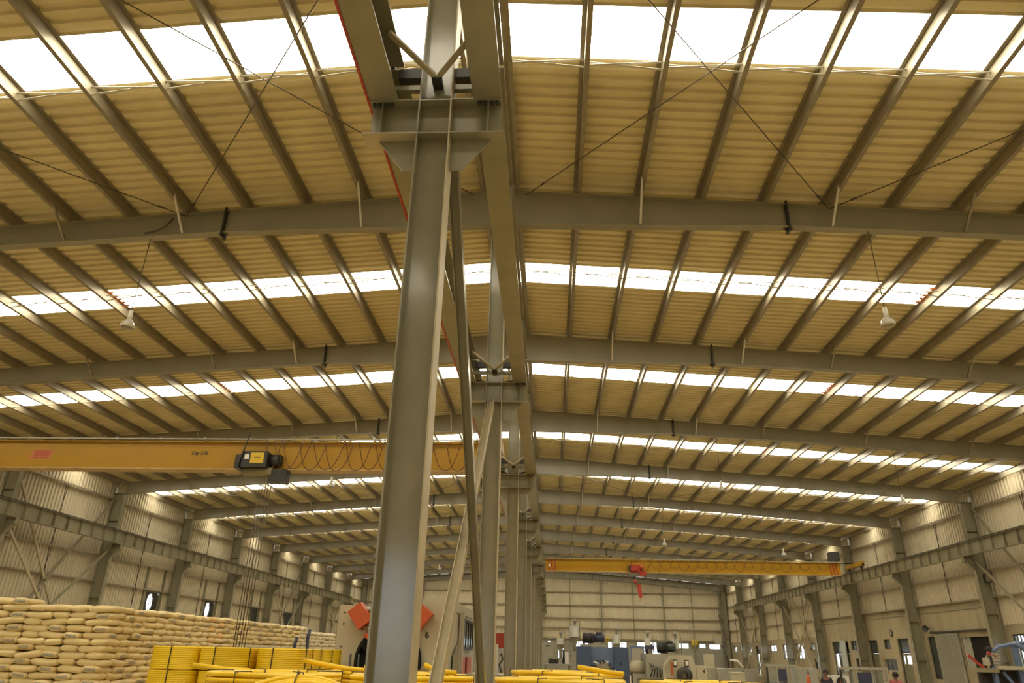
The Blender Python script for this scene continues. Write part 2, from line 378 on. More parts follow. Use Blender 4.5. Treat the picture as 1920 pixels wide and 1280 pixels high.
for side, sg in (('left', -1), ('right', 1)):
    wl = thing('wall_'+side, ('long left wall of cream ribbed cladding behind the stacked sacks' if sg < 0 else 'long right wall of cream cladding above stained plaster with doors and windows'), 'wall', kind='structure')
    walls[side] = wl
    for j in range(-1, 12):
        ya, yb = Y(j), Y(j+1)
        if j == -1: ya = YB
        if j == 11: yb = YE
        if sg > 0: zb = 5.1 if 5 <= j <= 7 else 3.82
        else: zb = 1.2
        cm = corr_wall(yb-ya, zb-.05, EAVE)
        if sg > 0: cm.obj('cladding_sheet', M['wall'], wl, (XW, yb, 0), (0, 0, -PI/2))
        elif j in (5, 6, 7, 8):   # left bays with a tall louvred opening beside the column
            oa, ob_ = {5: (42.9, 44.6), 6: (50.6, 52.4), 7: (58.9, 60.5), 8: (71.2-8+6.2, 71.0)}[j] if j != 8 else (66.0, 68.6)
            for a, b, c, d in ((ya, oa, zb-.05, EAVE), (oa, ob_, 5.12, EAVE), (ob_, yb, zb-.05, EAVE)):
                if b-a > .1: corr_wall(b-a, c, d).obj('cladding_sheet', M['wall'], wl, (-XW, a, 0), (0, 0, PI/2))
        else: cm.obj('cladding_sheet', M['wall'], wl, (-XW, ya, 0), (0, 0, PI/2))
        # girts, sag rods and the eave strut of the bay
        for z in ((9.36, 7.82, 6.36, 5.14) if sg > 0 else (9.36, 7.82, 6.40, 5.14, 3.6, 2.2)):
            if sg > 0 and z == 5.14 and j in (5, 6, 7): z = 5.12
            m = MB(); m.box(-.10, .10, ya+.02, yb-.02, -.003, .003); e = -.10*sg
            m.box(min(e, e-.004*sg), max(e, e-.004*sg), ya+.02, yb-.02, -.06, .003)
            m.obj('girt', M['purlin'], wl, (sg*(XW-.14), 0, z))
        if not (sg > 0 and 5 <= j <= 7): pass
        for (za, zb2) in ((9.36, 7.82), (7.82, 6.36), (6.36, 5.14)) + (((5.14, 3.85),) if (sg > 0 and not 5 <= j <= 7) else ()) + (((5.14, 3.6),) if sg < 0 else ()):
            m = MB(); yc = (ya+yb)/2
            m.bar((sg*(XW-.12), yc-.06, za), (sg*(XW-.12), yc+.10, zb2), .03, .01); m.bar((sg*(XW-.15), yc+.10, za), (sg*(XW-.15), yc-.06, zb2), .03, .01)
            m.obj('sag_rod', M['rod'], wl)
    # plaster base of the wall
    if sg > 0:
        pl = lambda a, z, t: (XW-.05+t, a, z)
        pierced('plaster_base', M['plaster'], wl, YB, Y(5), 0, 3.85, [h for h in R_HOLES if h[1] < Y(5)], pl)
        pierced('plaster_base', M['plaster'], wl, Y(5), Y(8), 0, 5.1, [h for h in R_HOLES if Y(5) < h[0] < Y(8)], pl)
        pierced('plaster_base', M['plaster'], wl, Y(8), YE, 0, 3.85, [h for h in R_HOLES if h[0] > Y(8)], pl)
        box('ledge', M['plaster_grey'], wl, XW-.10, XW-.04, Y(5)+.3, Y(8), 4.72, 4.76)
    else:
        box('plaster_base', M['plaster'], wl, -XW-.25, -XW+.05, YB, YE, 0, 1.25)
# far end wall
wb = thing('wall_back', 'far end wall of cream ribbed cladding over a grey plaster base', 'wall', kind='structure')
POSTS = [-21.8, -18.4, -14.9, -11.2, -7.4, -3.6, 3.53, 7.4, 11.3, 15.0, 18.45, 21.8]
E_HOLES = [(.75, 1.15, 2.0, 3.72), (2.0, 2.75, 1.3, 3.72), (4.2, 5.05, 2.9, 3.72), (5.25, 5.75, 2.9, 3.72), (8.05, 8.6, 2.6, 3.72), (8.75, 10.35, 2.6, 3.72), (11.6, 14.4, 1.3, 3.74), (15.9, 17.8, 3.08, 3.72), (19.05, 19.8, 3.15, 3.71), (20.2, 21.55, 3.08, 3.68),
           (-4.6, -3.4, 2.6, 3.7), (-12, -10.5, 2.6, 3.7)]
xs = [-XW-.2]+[p for p in POSTS[1:6]]+[0]+POSTS[6:-1]+[XW+.2]
for a, b in zip(xs, xs[1:]):
    corr_wall(b-a, 3.8, 0, z1f=lambda x, a=a: zt(a+x)+ROOFZ-.01).obj('cladding_sheet', M['wall'], wb, (a, YE, 0))
pierced('plaster_base', M['plaster_grey'], wb, -XW-.2, XW+.2, 0, 3.86, E_HOLES, lambda a, z, t: (a, YE-.08+t, z))
for z in (9.35, 7.82, 6.33, 5.2, 4.0):
    m = MB().box(-XW, XW, YE-.26, YE-.06, z-.004, z+.004).box(-XW, XW, YE-.262, YE-.258, z-.08, z+.004); m.obj('girt', M['purlin'], wb)
for x in POSTS:
    big = abs(abs(x)-15) < .2 or abs(abs(x)-7.4) < .1
    MB().ibeam((x, YE-.3, 0), (x, YE-.3, zt(x)-.6), .16 if big else .09, .22 if big else .12, up=(0,1,0)).obj('post', M['steel'], wb)
# wall behind the viewpoint with a wide open doorway
wf = thing('wall_front', 'end wall behind the viewpoint with a wide open doorway', 'wall', kind='structure')
for a, b, z0 in ((-XW-.2, -4.7, 0), (-4.7, -2.6, 4.6), (-2.6, XW+.2, 0)):
    corr_wall(b-a, z0, 0, z1f=lambda x, a=a: zt(a+x)+ROOFZ-.01).obj('cladding_sheet', M['wall'], wf, (a, YB, 0))
# wall X bracing (part of the walls)
for side, sg in (('left', -1), ('right', 1)):
    for j in (4, 8, 10):
        for xo in (22.12, 22.5):
            ya, yb = Y(j)+.15, Y(j+1)-.15
            for (p, q, z0, z1) in ((ya, yb, 9.3, 7.75), (yb, ya, 9.3, 7.75)): pass
            for (p, q) in ((ya, yb), (yb, ya)):
                MB().bar((sg*xo, p, 9.4 if xo > 22.3 else 6.75), (sg*xo, q, .2), .11, .07, up=(1,0,0)).obj('brace', M['steel_light'] if q > p else M['steel'], walls[side])
# ------------------------------------------------------------------ windows and doors
def frame_rect(y0, y1, z0, z1, t=.06, d=.06, mull=0, bars=0):
    m = MB(); m.box(-d/2, d/2, y0, y0+t, z0, z1); m.box(-d/2, d/2, y1-t, y1, z0, z1); m.box(-d/2, d/2, y0+t, y1-t, z0, z0+t); m.box(-d/2, d/2, y0+t, y1-t, z1-t, z1)
    for i in range(mull):
        c = y0+(y1-y0)*(i+1)/(mull+1); m.box(-d/2, d/2, c-t/3, c+t/3, z0+t, z1-t)
    for i in range(bars):
        c = z0+(z1-z0)*(i+1)/(bars+1); m.box(-d/2, d/2, y0+t, y1-t, c-t/3, c+t/3)
    return m
wn = [0]; dn = [0]
def window(label, wall, a0, a1, z0, z1, mull=1, bars=0, pane='glass', fm='dark'):
    wn[0] += 1
    rot = (0, 0, 0) if wall != 'back' else (0, 0, -PI/2)
    if wall == 'back': loc = (0, YE+.03, 0); b0, b1 = a0, a1; a0, a1 = b0, b1
    else: loc = ((XW+.06) if wall == 'right' else -XW, 0, 0)
    t = thing('window_%d' % wn[0], label, 'window', loc, kind='structure')
    if wall == 'back': t.rotation_euler = (0, 0, -PI/2)          # local +y becomes world +x
    frame_rect(a0, a1, z0, z1, mull=mull, bars=bars).obj('frame', M[fm], t)
    n = mull+1
    for i in range(n):
        c0, c1 = a0+(a1-a0)*i/n+.03, a0+(a1-a0)*(i+1)/n-.03
        box('pane', M[pane], t, -.006, .006, c0, c1, z0+.04, z1-.04)
    return t
def door(label, a0, a1, z1, kind='glazed'):
    dn[0] += 1
    t = thing('door_%d' % dn[0], label, 'door', (XW+.08, 0, 0), kind='structure')
    frame_rect(a0, a1, 0.01, z1, t=.07, d=.08).obj('frame', M['dark'], t)
    box('transom', M['glass_dark'], t, -.01, .01, a0+.07, a1-.07, 2.72, z1-.07); box('rail', M['dark'], t, -.03, .03, a0+.07, a1-.07, 2.62, 2.72)
    mid = (a0+a1)/2
    if kind == 'dark':
        for p, q in ((a0+.08, mid-.01), (mid+.01, a1-.08)): box('leaf', M['door_green'], t, -.025, .025, p, q, .02, 2.6)
        o = MB().cyl((-.05, mid+.08, 1.0), (-.05, mid+.08, 1.25), .012, 8).obj('handle', M['chrome'], t)
    elif kind == 'vision':
        m = MB()
        for p, q in ((a0+.08, mid+.18), (mid+.2, a1-.08)):
            m = MB(); m.box(-.025, .025, p, q, .02, 2.02); m.box(-.025, .025, p, p+.1, 2.02, 2.6); m.box(-.025, .025, q-.1, q, 2.02, 2.6); m.box(-.025, .025, p+.1, q-.1, 2.5, 2.6)
            l = m.obj('leaf', M['door_green'], t); box('pane', M['glass'], l, -.006, .006, p+.1, q-.1, 2.02, 2.5)
    else:
        m = MB(); m.box(-.02, .02, a0+.08, a0+.16, .02, 2.6); m.box(-.02, .02, mid-.04, mid+.04, .02, 2.6); m.box(-.02, .02, a1-.16, a1-.08, .02, 2.6); m.box(-.02, .02, a0+.08, a1-.08, .02, .3); m.box(-.02, .02, a0+.08, a1-.08, 1.2, 1.28)
        l = m.obj('leaf', M['machine_grey'], t); box('pane', M['glass_dark'], l, -.006, .006, a0+.16, mid-.04, .3, 2.6); box('pane', M['glass'], l, -.006, .006, mid+.04, a1-.16, .3, 2.6)
    return t
window('barred window in right wall at the photo edge, beside the blue machine', 'right', 36.0, 37.0, 1.9, 3.42, mull=3, pane='glass')
window('tall narrow dark window just beyond the ribbed sliding door', 'right', 44.25, 45.1, 1.3, 3.48, mull=0, bars=1, pane='glass_dark')
door('olive double door with a bright vision pane, nearest door in right wall', 47.55, 49.0, 3.46, 'vision')
window('small dark high window in right wall next to the olive vision door', 'right', 50.1, 51.0, 2.88, 3.44, mull=0, pane='glass_dark')
window('low dark three-light window under the small high window in right wall', 'right', 49.6, 51.35, 1.6, 2.3, mull=2, pane='glass_dark', fm='machine_grey')
door('plain dark double door in right wall beside the low three-light window', 52.0, 53.4, 3.44, 'dark')
window('small square dark window high in right wall above the glazed frame machine', 'right', 55.4, 56.5, 2.86, 3.46, mull=1, pane='glass_dark')
window('small dark low window in right wall under the square dark window', 'right', 55.0, 56.0, 1.5, 2.3, mull=0, pane='glass_dark')
door('glazed door standing partly bright, right wall beside a white board', 58.6, 60.2, 3.44, 'glazed')
door('narrow dark door in right wall near the seventh column', 57.0, 57.8, 3.44, 'dark')
window('small dark high window in right wall behind the diagonal bracing', 'right', 64.2, 65.3, 2.85, 3.43, mull=0, pane='glass_dark')
window('small dark low window in right wall below the diagonal bracing', 'right', 63.6, 64.6, 1.5, 2.3, mull=0, pane='glass_dark')
window('bright window in right wall crossed by two dark braces', 'right', 67.0, 69.0, 2.2, 3.41, mull=1, bars=1)
window('bluish bright narrow window in right wall beyond the braced bay', 'right', 71.6, 73.0, 2.2, 3.41, mull=0, bars=1)
window('wide bluish high window in right wall beyond the narrow bluish one', 'right', 74.9, 77.3, 2.82, 3.42, mull=1)
door('far glazed door in right wall behind crossed braces near the corner', 81.0, 82.4, 3.42, 'glazed')
window('small bright window in right wall beside the far glazed door', 'right', 84.2, 85.4, 2.4, 3.42, mull=0)
window('small bright window second from the far right corner, right wall', 'right', 88.0, 89.2, 2.82, 3.42, mull=0)
window('bright window in right wall next to the far right corner', 'right', 90.7, 92.3, 2.82, 3.42, mull=1)
EL = ['tall bright slit window in the end wall beside the row of centre columns', 'tall bright window in the end wall behind the small hoppers', 'bright end wall window left of the dark motor on the blue cabinet', 'narrow bright end wall window behind the dark motor',
      'narrow bright end wall window above the blue cabinet', 'wide bright end wall window behind the middle hopper', 'largest bright opening window in the end wall behind the cone hopper', 'bright end wall window right of the second motor',
      'small square bright end wall window beside the round yellow sign', 'bright end wall window nearest the right corner', 'end wall window behind the large cream machine', 'end wall window at the far end of the sack stack']
for l, h in zip(EL, E_HOLES): window(l, 'back', h[0], h[1], h[2], h[3], mull=(2 if h[1]-h[0] > 2 else 0), bars=0, fm='machine_grey')
for i, (a, b, lab) in enumerate(((42.9, 44.6, 'tall louvred opening with a bright gap, nearest of those in left wall'), (50.6, 52.4, 'tall louvred opening with a bright gap, second in left wall'),
                                 (58.9, 60.5, 'dark shuttered opening in left wall by the hanging crane ropes'), (66.0, 68.6, 'dark shuttered opening with two thin bright gaps in left wall'))):
    wn[0] += 1
    t = thing('window_%d' % wn[0], lab, 'window', (-XW, 0, 0), kind='structure')
    frame_rect(a, b, 1.3, 5.12, t=.1, d=.16).obj('frame', M['steel'], t)
    box('mullion', M['steel'], t, .0, .12, a-.25, a-.1, 1.3, 6.4); box('mullion', M['steel'], t, .0, .12, b+.1, b+.22, 1.3, 6.4)
    if i < 2:     # curved broken shutter leaving a rounded bright gap
        c = (a+b)/2-.1
        m = MB(); N = 20; vs = []; fs = []
        for k in range(N):
            an = 2*PI*k/N; vs.append((.0, c+.30*math.cos(an), 4.45+.50*math.sin(an)))
        for k in range(N):
            an = 2*PI*k/N; cc, ss = math.cos(an), math.sin(an); q = 1/max(abs(cc), abs(ss)); vs.append((.0, (a+b)/2+(b-a)/2*.94*cc*q, 4.2+.86*ss*q))
        for k in range(N): fs.append((k, (k+1) % N, N+(k+1) % N, N+k))
        m.add(vs, fs); m.obj('shutter', M['dark'], t)
        m = MB(); m.box(-.01, .01, a+.1, b-.55, 1.4, 3.34); m.box(-.01, .01, b-.4, b-.1, 1.4, 3.34); m.box(-.01, .01, b-.56, b-.39, 1.4, 2.9); m.obj('shutter', M['dark'], t)
        for k in range(4): box('slat', M['machine_shade'], t, .03, .06, c-.3+k*.2-.02, c-.3+k*.2+.01, 3.95, 4.95) if k in (1, 2) else None
    elif i == 2: box('shutter', M['dark'], t, -.02, .02, a+.1, b-.1, 1.4, 5.02)
    else:
        box('shutter', M['machine_shade'], t, -.02, .02, a+.1, a+.42, 1.4, 5.02); box('shutter', M['dark'], t, -.02, .02, a+.56, b-.5, 1.4, 5.02); box('shutter', M['dark'], t, -.02, .02, b-.42, b-.1, 1.4, 5.02)
# ribbed sliding door with its head rail, and the dark hatch it slides from
dn[0] += 1
sd = thing('door_%d' % dn[0], 'ribbed sliding door hung on a rail beside the dark hatch in right wall', 'door', (0, 0, 0), kind='structure')
corr_wall(2.35, .05, 3.6, pitch=.17, h=.06).obj('leaf', M['plaster_grey'], sd, (XW-.14, 44.05, 0), (0, 0, -PI/2))
box('rail', M['dark'], sd, XW-.2, XW-.06, 38.7, 44.4, 3.64, 3.72); box('frame', M['machine_grey'], sd, XW-.16, XW-.08, 41.62, 41.7, .05, 3.6)
hw = thing('window_hatch', 'dark square hatch in right wall beside the ribbed sliding door', 'window', (0, 0, 0), kind='structure')
frame_rect(38.9, 41.6, 1.85, 3.45, t=.06, d=.1).obj('frame', M['plaster'], hw, (XW+.02, 0, 0)); box('pane', M['black'], hw, XW+.12, XW+.14, 38.95, 40.9, 1.9, 3.4); box('pane', M['machine_grey'], hw, XW+.1, XW+.12, 40.9, 41.55, 1.9, 3.4)
# small fittings on the right wall
t = thing('wall_clock', 'small oval dark clock on plaster above the olive vision door', 'clock', (XW-.06, 49.6, 3.8))
MB().lathe([(0, 0), (.2, 0), (.22, .03), (.2, .06), (.17, .05), (0, .05)], n=20).obj('case', M['dark'], t, rot=(0, -PI/2, 0)); MB().lathe([(.165, .052), (0, .053)], n=20).obj('dial', M['machine_shade'], t, rot=(0, -PI/2, 0))
t = thing('wall_speaker', 'small dark horn speaker on right wall above the sliding door rail', 'speaker', (XW-.06, 44.6, 3.9))
MB().lathe([(.03, 0), (.05, .12), (.2, .3), (.18, .3), (.04, .12)], n=16).obj('horn', M['dark'], t, rot=(0, -PI/2, .3)); MB().box(-.05, .0, -.03, .03, -.15, .05).obj('mount', M['white'], t)
t = thing('notice_board', 'white notice board on right wall beside the glazed door', 'board', (XW-.08, 57.95, 2.5)); MB().box(-.02, .02, -.5, .5, -1.0, 1.0).obj('panel', M['board'], t, (0, .0, 0)); frame_rect(-.54, .54, -1.04, 1.04, t=.04).obj('frame', M['machine_grey'], t)
t = thing('number_sign', 'round yellow sign on grey end wall, between two bright windows', 'sign', (18.45, YE-.32, 3.75), (PI/2, 0, 0))
MB().lathe([(0, .0), (.42, 0), (.42, .03), (0, .03)], n=28).obj('disc', M['yellow_sign'], t); textobj('numeral', '1', .4, M['dark'], t, (0, 0, .034), (0, 0, 0))
for x, lab in ((8.0, 'small orange-yellow sign on end wall right of the dark drum motor'), (2.35, 'small yellow sign on end wall under the tallest hopper')):
    t = thing('wall_sign', lab, 'sign', (x, YE-.1, 3.95)); MB().box(-.3, .3, -.02, .02, -.25, .25).obj('panel', M['yellow_sign'], t); MB().box(-.06, .06, -.03, -.02, -.08, .08).obj('mark', M['red'], t)
for y in (37.0, 52.6): pass
# ================================================================== CENTRE COLUMNS
ORD = ['nearest', 'second', 'third', 'fourth', 'fifth', 'sixth', 'seventh', 'eighth', 'ninth', 'tenth', 'eleventh', 'last']
ZB_, ZT_ = 6.722, 7.152
def center_column(k):
    t = thing('steel_column', '', 'column', (0, Y(k), 0), group='central row of steel columns')
    box('base_plate', M['steel'], t, -.25, .25, -.22, .22, 0, .03)
    box('web', M['steel_web'], t, -.15, .15, -.006, .006, .03, zt(0)-.96)
    box('flange', M['steel'], t, -.165, -.15, -.125, .125, .03, zt(0)-.96); box('flange', M['steel_light'], t, .15, .165, -.125, .125, .03, zt(0)-.96)  # right flange paler: the light falling on it is put into its colour
    box('cap_plate', M['steel'], t, -.25, .25, -.14, .14, zt(0)-.96, zt(0)-.945)
    bm = MB()
    for sg in (-1, 1): bm.box(min(sg*.165, sg*.655), max(sg*.165, sg*.655), -.006, .006, ZB_+.016, ZT_-.016)
    br = bm.obj('bracket', M['steel'], t)
    for sg in (-1, 1):
        a, b = sorted((sg*.165, sg*.66)); box('top_plate', M['steel'], br, a, b, -.125, .125, ZT_-.016, ZT_)
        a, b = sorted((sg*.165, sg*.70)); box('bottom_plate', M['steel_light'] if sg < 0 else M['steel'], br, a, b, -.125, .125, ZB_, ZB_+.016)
        MB().prism([(sg*.165, ZB_), (sg*.56, ZB_), (sg*.29, 6.36), (sg*.165, 6.36)], -.006, .006).obj('gusset', M['steel'], br)
        box('stiffener', M['steel'], br, sg*.53-.005, sg*.53+.005, -.11, -.006, ZB_+.016, ZT_-.016)
        for x in (.44, .49, .57, .62): MB().cyl((sg*x, -.085, ZT_-.06), (sg*x, -.085, ZT_-.016), .014, 6).cyl((sg*x, -.085, ZT_-.045), (sg*x, -.085, ZT_-.02), .022, 6).obj('bolt', M['dark'], br)
    for z in (ZT_-.008, ZB_+.008): box('continuity_plate', M['steel'], t, -.15, .15, -.12, .12, z-.008, z+.008)
    for sg in (-1, 1):       # ties from the column to the girder tops
        a, b = sorted((sg*.165, sg*.42)); m = MB().box(a, b, -.05, .05, 7.50, 7.62); m.obj('tie_channel', M['dark'], t)
        a, b = sorted((sg*.165, sg*.50)); MB().box(a, b, -.03, .03, 7.36, 7.42).obj('tie_channel', M['steel'], t)
        MB().bar((sg*.02, -.16, 7.40), (sg*.43, -.52, 7.62), .06, .012).bar((sg*.02, -.155, 7.43), (sg*.43, -.515, 7.65), .012, .06).obj('tie_angle', M['steel_light'], t)
        MB().bar((sg*.18, .06, 7.20), (sg*.40, .42, 7.36), .07, .05).obj('knee_brace', M['dark'], t)
    MB().box(-.05, .05, -.16, -.006, 7.37, 7.43).obj('tie_plate', M['dark'], t)
    return t
c0 = center_column(1)
CL = ['nearest tall grey steel column filling the middle of the view', 'second steel column of the central row, behind the diagonal braces', 'third steel column of the central row, just right of the second', 'fourth steel column of the central row, its bracket below the third',
      'fifth steel column of the central row, mostly hidden by the fourth', 'sixth steel column of the central row', 'seventh steel column of the central row', 'eighth steel column of the central row', 'ninth steel column of the central row', 'tenth steel column of the central row', 'eleventh steel column of the central row, near the end wall', 'last steel column of the central row, against the end wall']
for k in range(1, 13):
    c = c0 if k == 1 else copy_tree(c0)
    c.location = (0, Y(k), 0) if k < 12 else (0, YE-.6, 0); c['label'] = CL[k-1]
# paint scuffs on the nearest column
# crane runway girders on the brackets and along the walls
def girder(label, xc, z0, z1, wd, stiff, conductor=None, m=None, ys=None):
    t = thing('runway_girder', label, 'girder', (xc, 0, z0))
    h = z1-z0; mm = MB().box(-.006, .006, .02, BAY-.02, .016, h-.016).box(-wd/2, wd/2, .02, BAY-.02, 0, .016).box(-wd/2, wd/2, .02, BAY-.02, h-.016, h)
    me = mm.mesh('girder_span', m or M['steel']); st = MB().box(-wd/2+.01, wd/2-.01, -.006, .006, .016, h-.016).mesh('web_stiffener', M['steel'])
    for k in ys:
        ob('girder_span', me, t, (0, Y(k), 0))
        for i in range(stiff): ob('web_stiffener', st, t, (0, Y(k)+BAY*(i+.5)/stiff, 0))
    a, b = Y(ys[0]), Y(ys[-1]+1)
    m2 = MB(); m2.box(-.035, .035, a+.02, b-.05, h, h+.012); m2.box(-.01, .01, a+.02, b-.05, h+.012, h+.05); m2.box(-.03, .03, a+.02, b-.05, h+.05, h+.075); m2.obj('crane_rail', M['dark'], t)
    if conductor:
        box('conductor_rail', M['red'], t, conductor-.012, conductor+.012, a+.02, b-.05, .0, .03)
    return t
girder('crane runway girder on the left arms of the central column brackets, red edge line', -.52, ZT_, 7.70, .285, 2, conductor=-.165, ys=range(-1, 11))
girder('crane runway girder on the right arms of the central column brackets', .52, ZT_, 7.70, .285, 2, ys=range(-1, 11))
girder('ribbed crane runway girder along the left wall columns', -21.82, 7.0, 7.65, .26, 8, ys=range(2, 11))
girder('ribbed crane runway girder along the right wall columns', 21.82, 7.0, 7.65, .26, 8, ys=range(2, 11))
# wall columns
def wall_column(sg):
    t = thing('wall_column', '', 'column', (sg*22.33, 0, 0))
    h = zt(22.3)-.62; xi, xo = -sg*.28, sg*.28
    box('web', M['steel'], t, -.27, .27, -.006, .006, 0, h); box('flange', M['steel'], t, xi-.008, xi+.008, -.125, .125, 0, h); box('flange', M['steel'], t, xo-.008, xo+.008, -.125, .125, 0, zt(22.6)-.02)
    b = MB(); e = -sg*.288; f = -sg*.74
    b.prism([(e, 6.984), (f, 6.984), (f, 6.70), (-sg*.60, 6.66), (e, 6.30)], -.006, .006).box(min(e, f), max(e, f), -.125, .125, 6.984, 7.0)
    b.prism([(f, 6.70), (-sg*.60, 6.66), (-sg*.60, 6.674), (f, 6.714)], -.12, .12); b.prism([(-sg*.60, 6.66), (e, 6.30), (e, 6.315), (-sg*.60, 6.674)], -.12, .12)
    b.box(min(f, f+sg*.012), max(f, f+sg*.012), -.12, .12, 6.70, 6.984); b.obj('bracket', M['steel'], t)
    box('haunch_plate', M['rafter'], t, -.3, .3, -.12, .12, h, h+.02); box('base_plate', M['steel'], t, -.35, .35, -.2, .2, 0, .025)
    for z in (8.2, 4.3, 2.2): box('stiffener', M['steel'], t, -.27, .27, -.11, .11, z-.005, z+.005)
    return t
for side, sg in (('left', -1), ('right', 1)):
    base = wall_column(sg)
    order = ['in the corner', 'second from the corner', 'third from the corner', 'fourth from the corner', 'fifth from the corner', 'sixth from the corner', 'seventh from the corner', 'eighth from the corner', 'ninth from the corner']
    for i, k in enumerate(range(12, 3, -1)):
        c = base if i == 0 else copy_tree(base)
        c.location = (sg*22.33, Y(k) if k < 12 else YE-.45, 0); c['label'] = 'grey bracketed steel column on the %s wall, %s at the far end' % (side, order[i])
        c['group'] = 'steel columns along the %s wall' % side
# dark meter box on the nearest right column
t = thing('meter_box', 'small dark box on the side of a right wall column under the girder', 'box', (22.45, Y(5)-.2, 5.95)); MB().box(-.14, .14, -.08, .07, -.2, .2).obj('case', M['dark'], t); MB().box(-.1, .1, -.085, -.08, -.15, .15).obj('cover', M['machine_shade'], t)
# crossed braces between the first two centre columns
def diagonal(label, ya, za, yb, zb, m, off):
    t = thing('diagonal_brace', label, 'brace', (0, 0, 0))
    MB().ibeam((off, ya, za), (off, yb, zb), .15, .116, .01, up=(1,0,0)).obj('beam', m, t)
    d = 1 if yb > ya else -1
    MB().box(off-.005, off+.005, min(ya, ya-d*.28), max(ya, ya-d*.2), za-.18, za+.18).obj('gusset', M['steel'], t)
diagonal('long steel brace slanting from the nearest column top down to the second column', Y(1)+.42, 7.05, Y(2)-.3, .35, M['steel'], .10)
diagonal('pale steel brace slanting from the second column top down to the nearest column foot', Y(2)-.35, 6.66, 6.25, .35, M['steel_light'], -.02)  # the lit face of this brace is put into its pale colour
# ================================================================== OVERHEAD CRANES
def crane(label, x0, x1, y, zb, zt_, hx, loops, hoist_m, stripes, scale=1.):
    t = thing('overhead_crane', label, 'crane', (0, y, 0))
    g = MB().box(x0, x1, -.18, .18, zb+.04, zt_-.04).obj('box_girder', M['crane'], t)
    box('flange', M['crane_edge'], t, x0, x1, -.24, .24, zb, zb+.04); box('flange', M['crane'], t, x0, x1, -.24, .24, zt_-.04, zt_)
    box('web_seam', M['crane'], g, x0, x1, -.188, -.18, zt_-.2, zt_-.19)
    rail = MB().box(x0+.2, x1-.2, -.42, -.38, zt_+.01, zt_+.05)
    n = 14
    for i in range(n):
        xx = x0+.5+(x1-x0-1)*i/(n-1); rail.box(xx-.02, xx+.02, -.42, -.2, zt_, zt_+.01); rail.cyl((xx, -.40, zt_+.05), (xx, -.40, zt_+.09), .03, 6)
    rail.obj('cable_track', M['galv'], t)
    for e, sg in ((x0, -1), (x1, 1)):      # end trucks on the runway rails
        xc = {True: -21.82 if x0 < 0 else .52, False: -.52 if x0 < 0 else 21.82}[sg < 0]
        b = MB().box(xc-.13, xc+.13, -1.3, 1.3, 7.93, 8.2).obj('end_truck', M['crane'], t)
        for yy in (-1.05, 1.05): MB().cyl((xc-.05, yy, (7.775 if abs(xc) < 5 else 7.725)+.13), (xc+.05, yy, (7.775 if abs(xc) < 5 else 7.725)+.13), .13, 18).obj('wheel', M['dark'], b)
        for yy in (-1.42, 1.42): MB().cyl((xc, yy-.1*(1 if yy < 0 else -1)*-1, 8.0), (xc, yy, 8.0), .06, 10).obj('buffer', M['black'], b)
        a0, a1 = sorted((e, xc+.1*sg)); MB().box(a0, a1, -.2, .2, 8.2, zt_).obj('end_bracket', M['crane'], t)
        if stripes:
            for q in range(3):
                xx = e-sg*(.25+q*.2); MB().prism([(xx, zb+.05), (xx+.08, zb+.05), (xx-.0, zt_-.05), (xx-.08, zt_-.05)], -.19, -.181).obj('stripe', M['red'], t)
    # festoon cable loops along the track
    for (xa, xb, dp) in loops:
        pts = []
        for i in range(17):
            u = i/16*2-1; pts.append((xa+(xb-xa)*(u+1)/2+.02*math.sin(5*u), -.40-.03*math.cos(u*3), zt_-.0-dp*(1-u*u)))
        MB().tube(pts, .013*scale, 5).obj('festoon_cable', M['cable'], t)
    # hoist
    hb = MB().box(-.42, .42, -.36, .30, -.34, .18).obj('hoist_body', hoist_m, t, (hx, -.3, zb+.34))
    MB().cyl((.42, 0, -.05), (.74, 0, -.05), .2, 16).cyl((.74, 0, -.05), (.80, 0, -.05), .16, 16).obj('motor', M['dark'] if hoist_m != M['red'] else M['red'], hb)
    MB().cyl((-.4, -.02, -.42), (.55, -.02, -.42), .15, 16).obj('drum', M['machine_shade'] if hoist_m != M['red'] else M['red'], hb)
    MB().box(.45, 1.05, -.1, .25, -.78, -.36).obj('gearbox', M['dark'] if hoist_m != M['red'] else M['red'], hb)
    MB().bar((-.5, -.4, -.35), (-.25, -.4, .72), .035, .035).obj('arm', M['dark'], hb)
    if hoist_m == M['red']: hb.scale = (.72, .72, .72)
    box('trolley_plate', M['dark'], hb, -.62, -.45, -.38, .5, -.38, .06)
    return t, hb
SLACK = [(-8.3, -7.75, .95), (-8.05, -7.0, .98), (-7.75, -6.75, .96), (-7.2, -6.2, 1.0), (-6.75, -5.6, .98), (-6.35, -5.3, 1.02), (-5.65, -4.7, 1.0), (-5.2, -4.3, .98), (-4.65, -3.7, 1.0), (-4.2, -3.2, .97), (-3.6, -2.6, 1.0), (-2.75, -1.75, .98), (-2.3, -1.4, 1.0)]
cr, hb = crane('nearer yellow overhead crane lettered Cap 5.0t, spanning the left bay', -21.6, -.76, 22.75, 7.47, 8.43, -8.5, SLACK, M['dark'], False)
MB().box(-.12, .32, -.37, -.36, -.22, .13).obj('yellow_cover', M['yellow_sign'], hb, (.0, 0, 0)); MB().box(-.32, -.17, -.37, -.36, -.08, .07).obj('label_plate', M['white'], hb); MB().box(0, .2, -.374, -.37, -.04, -.02).obj('label_line', M['dark'], hb)
textobj('lettering', 'Cap 5.0t', .165, M['dark'], cr, (-10.6, -.184, 8.03), (PI/2, 0, 0), shear=.25)
pz = MB().prism([(-16.5, 7.80), (-15.78, 7.80), (-15.68, 8.11), (-16.4, 8.11)], -.186, -.181).obj('warning_plate', M['plate'], cr)
for q in range(4): box('printed_line', M['red'], pz, -16.36+q*.01, -15.8+q*.01, -.189, -.186, 7.84+q*.07, 7.865+q*.07)
rp = MB()
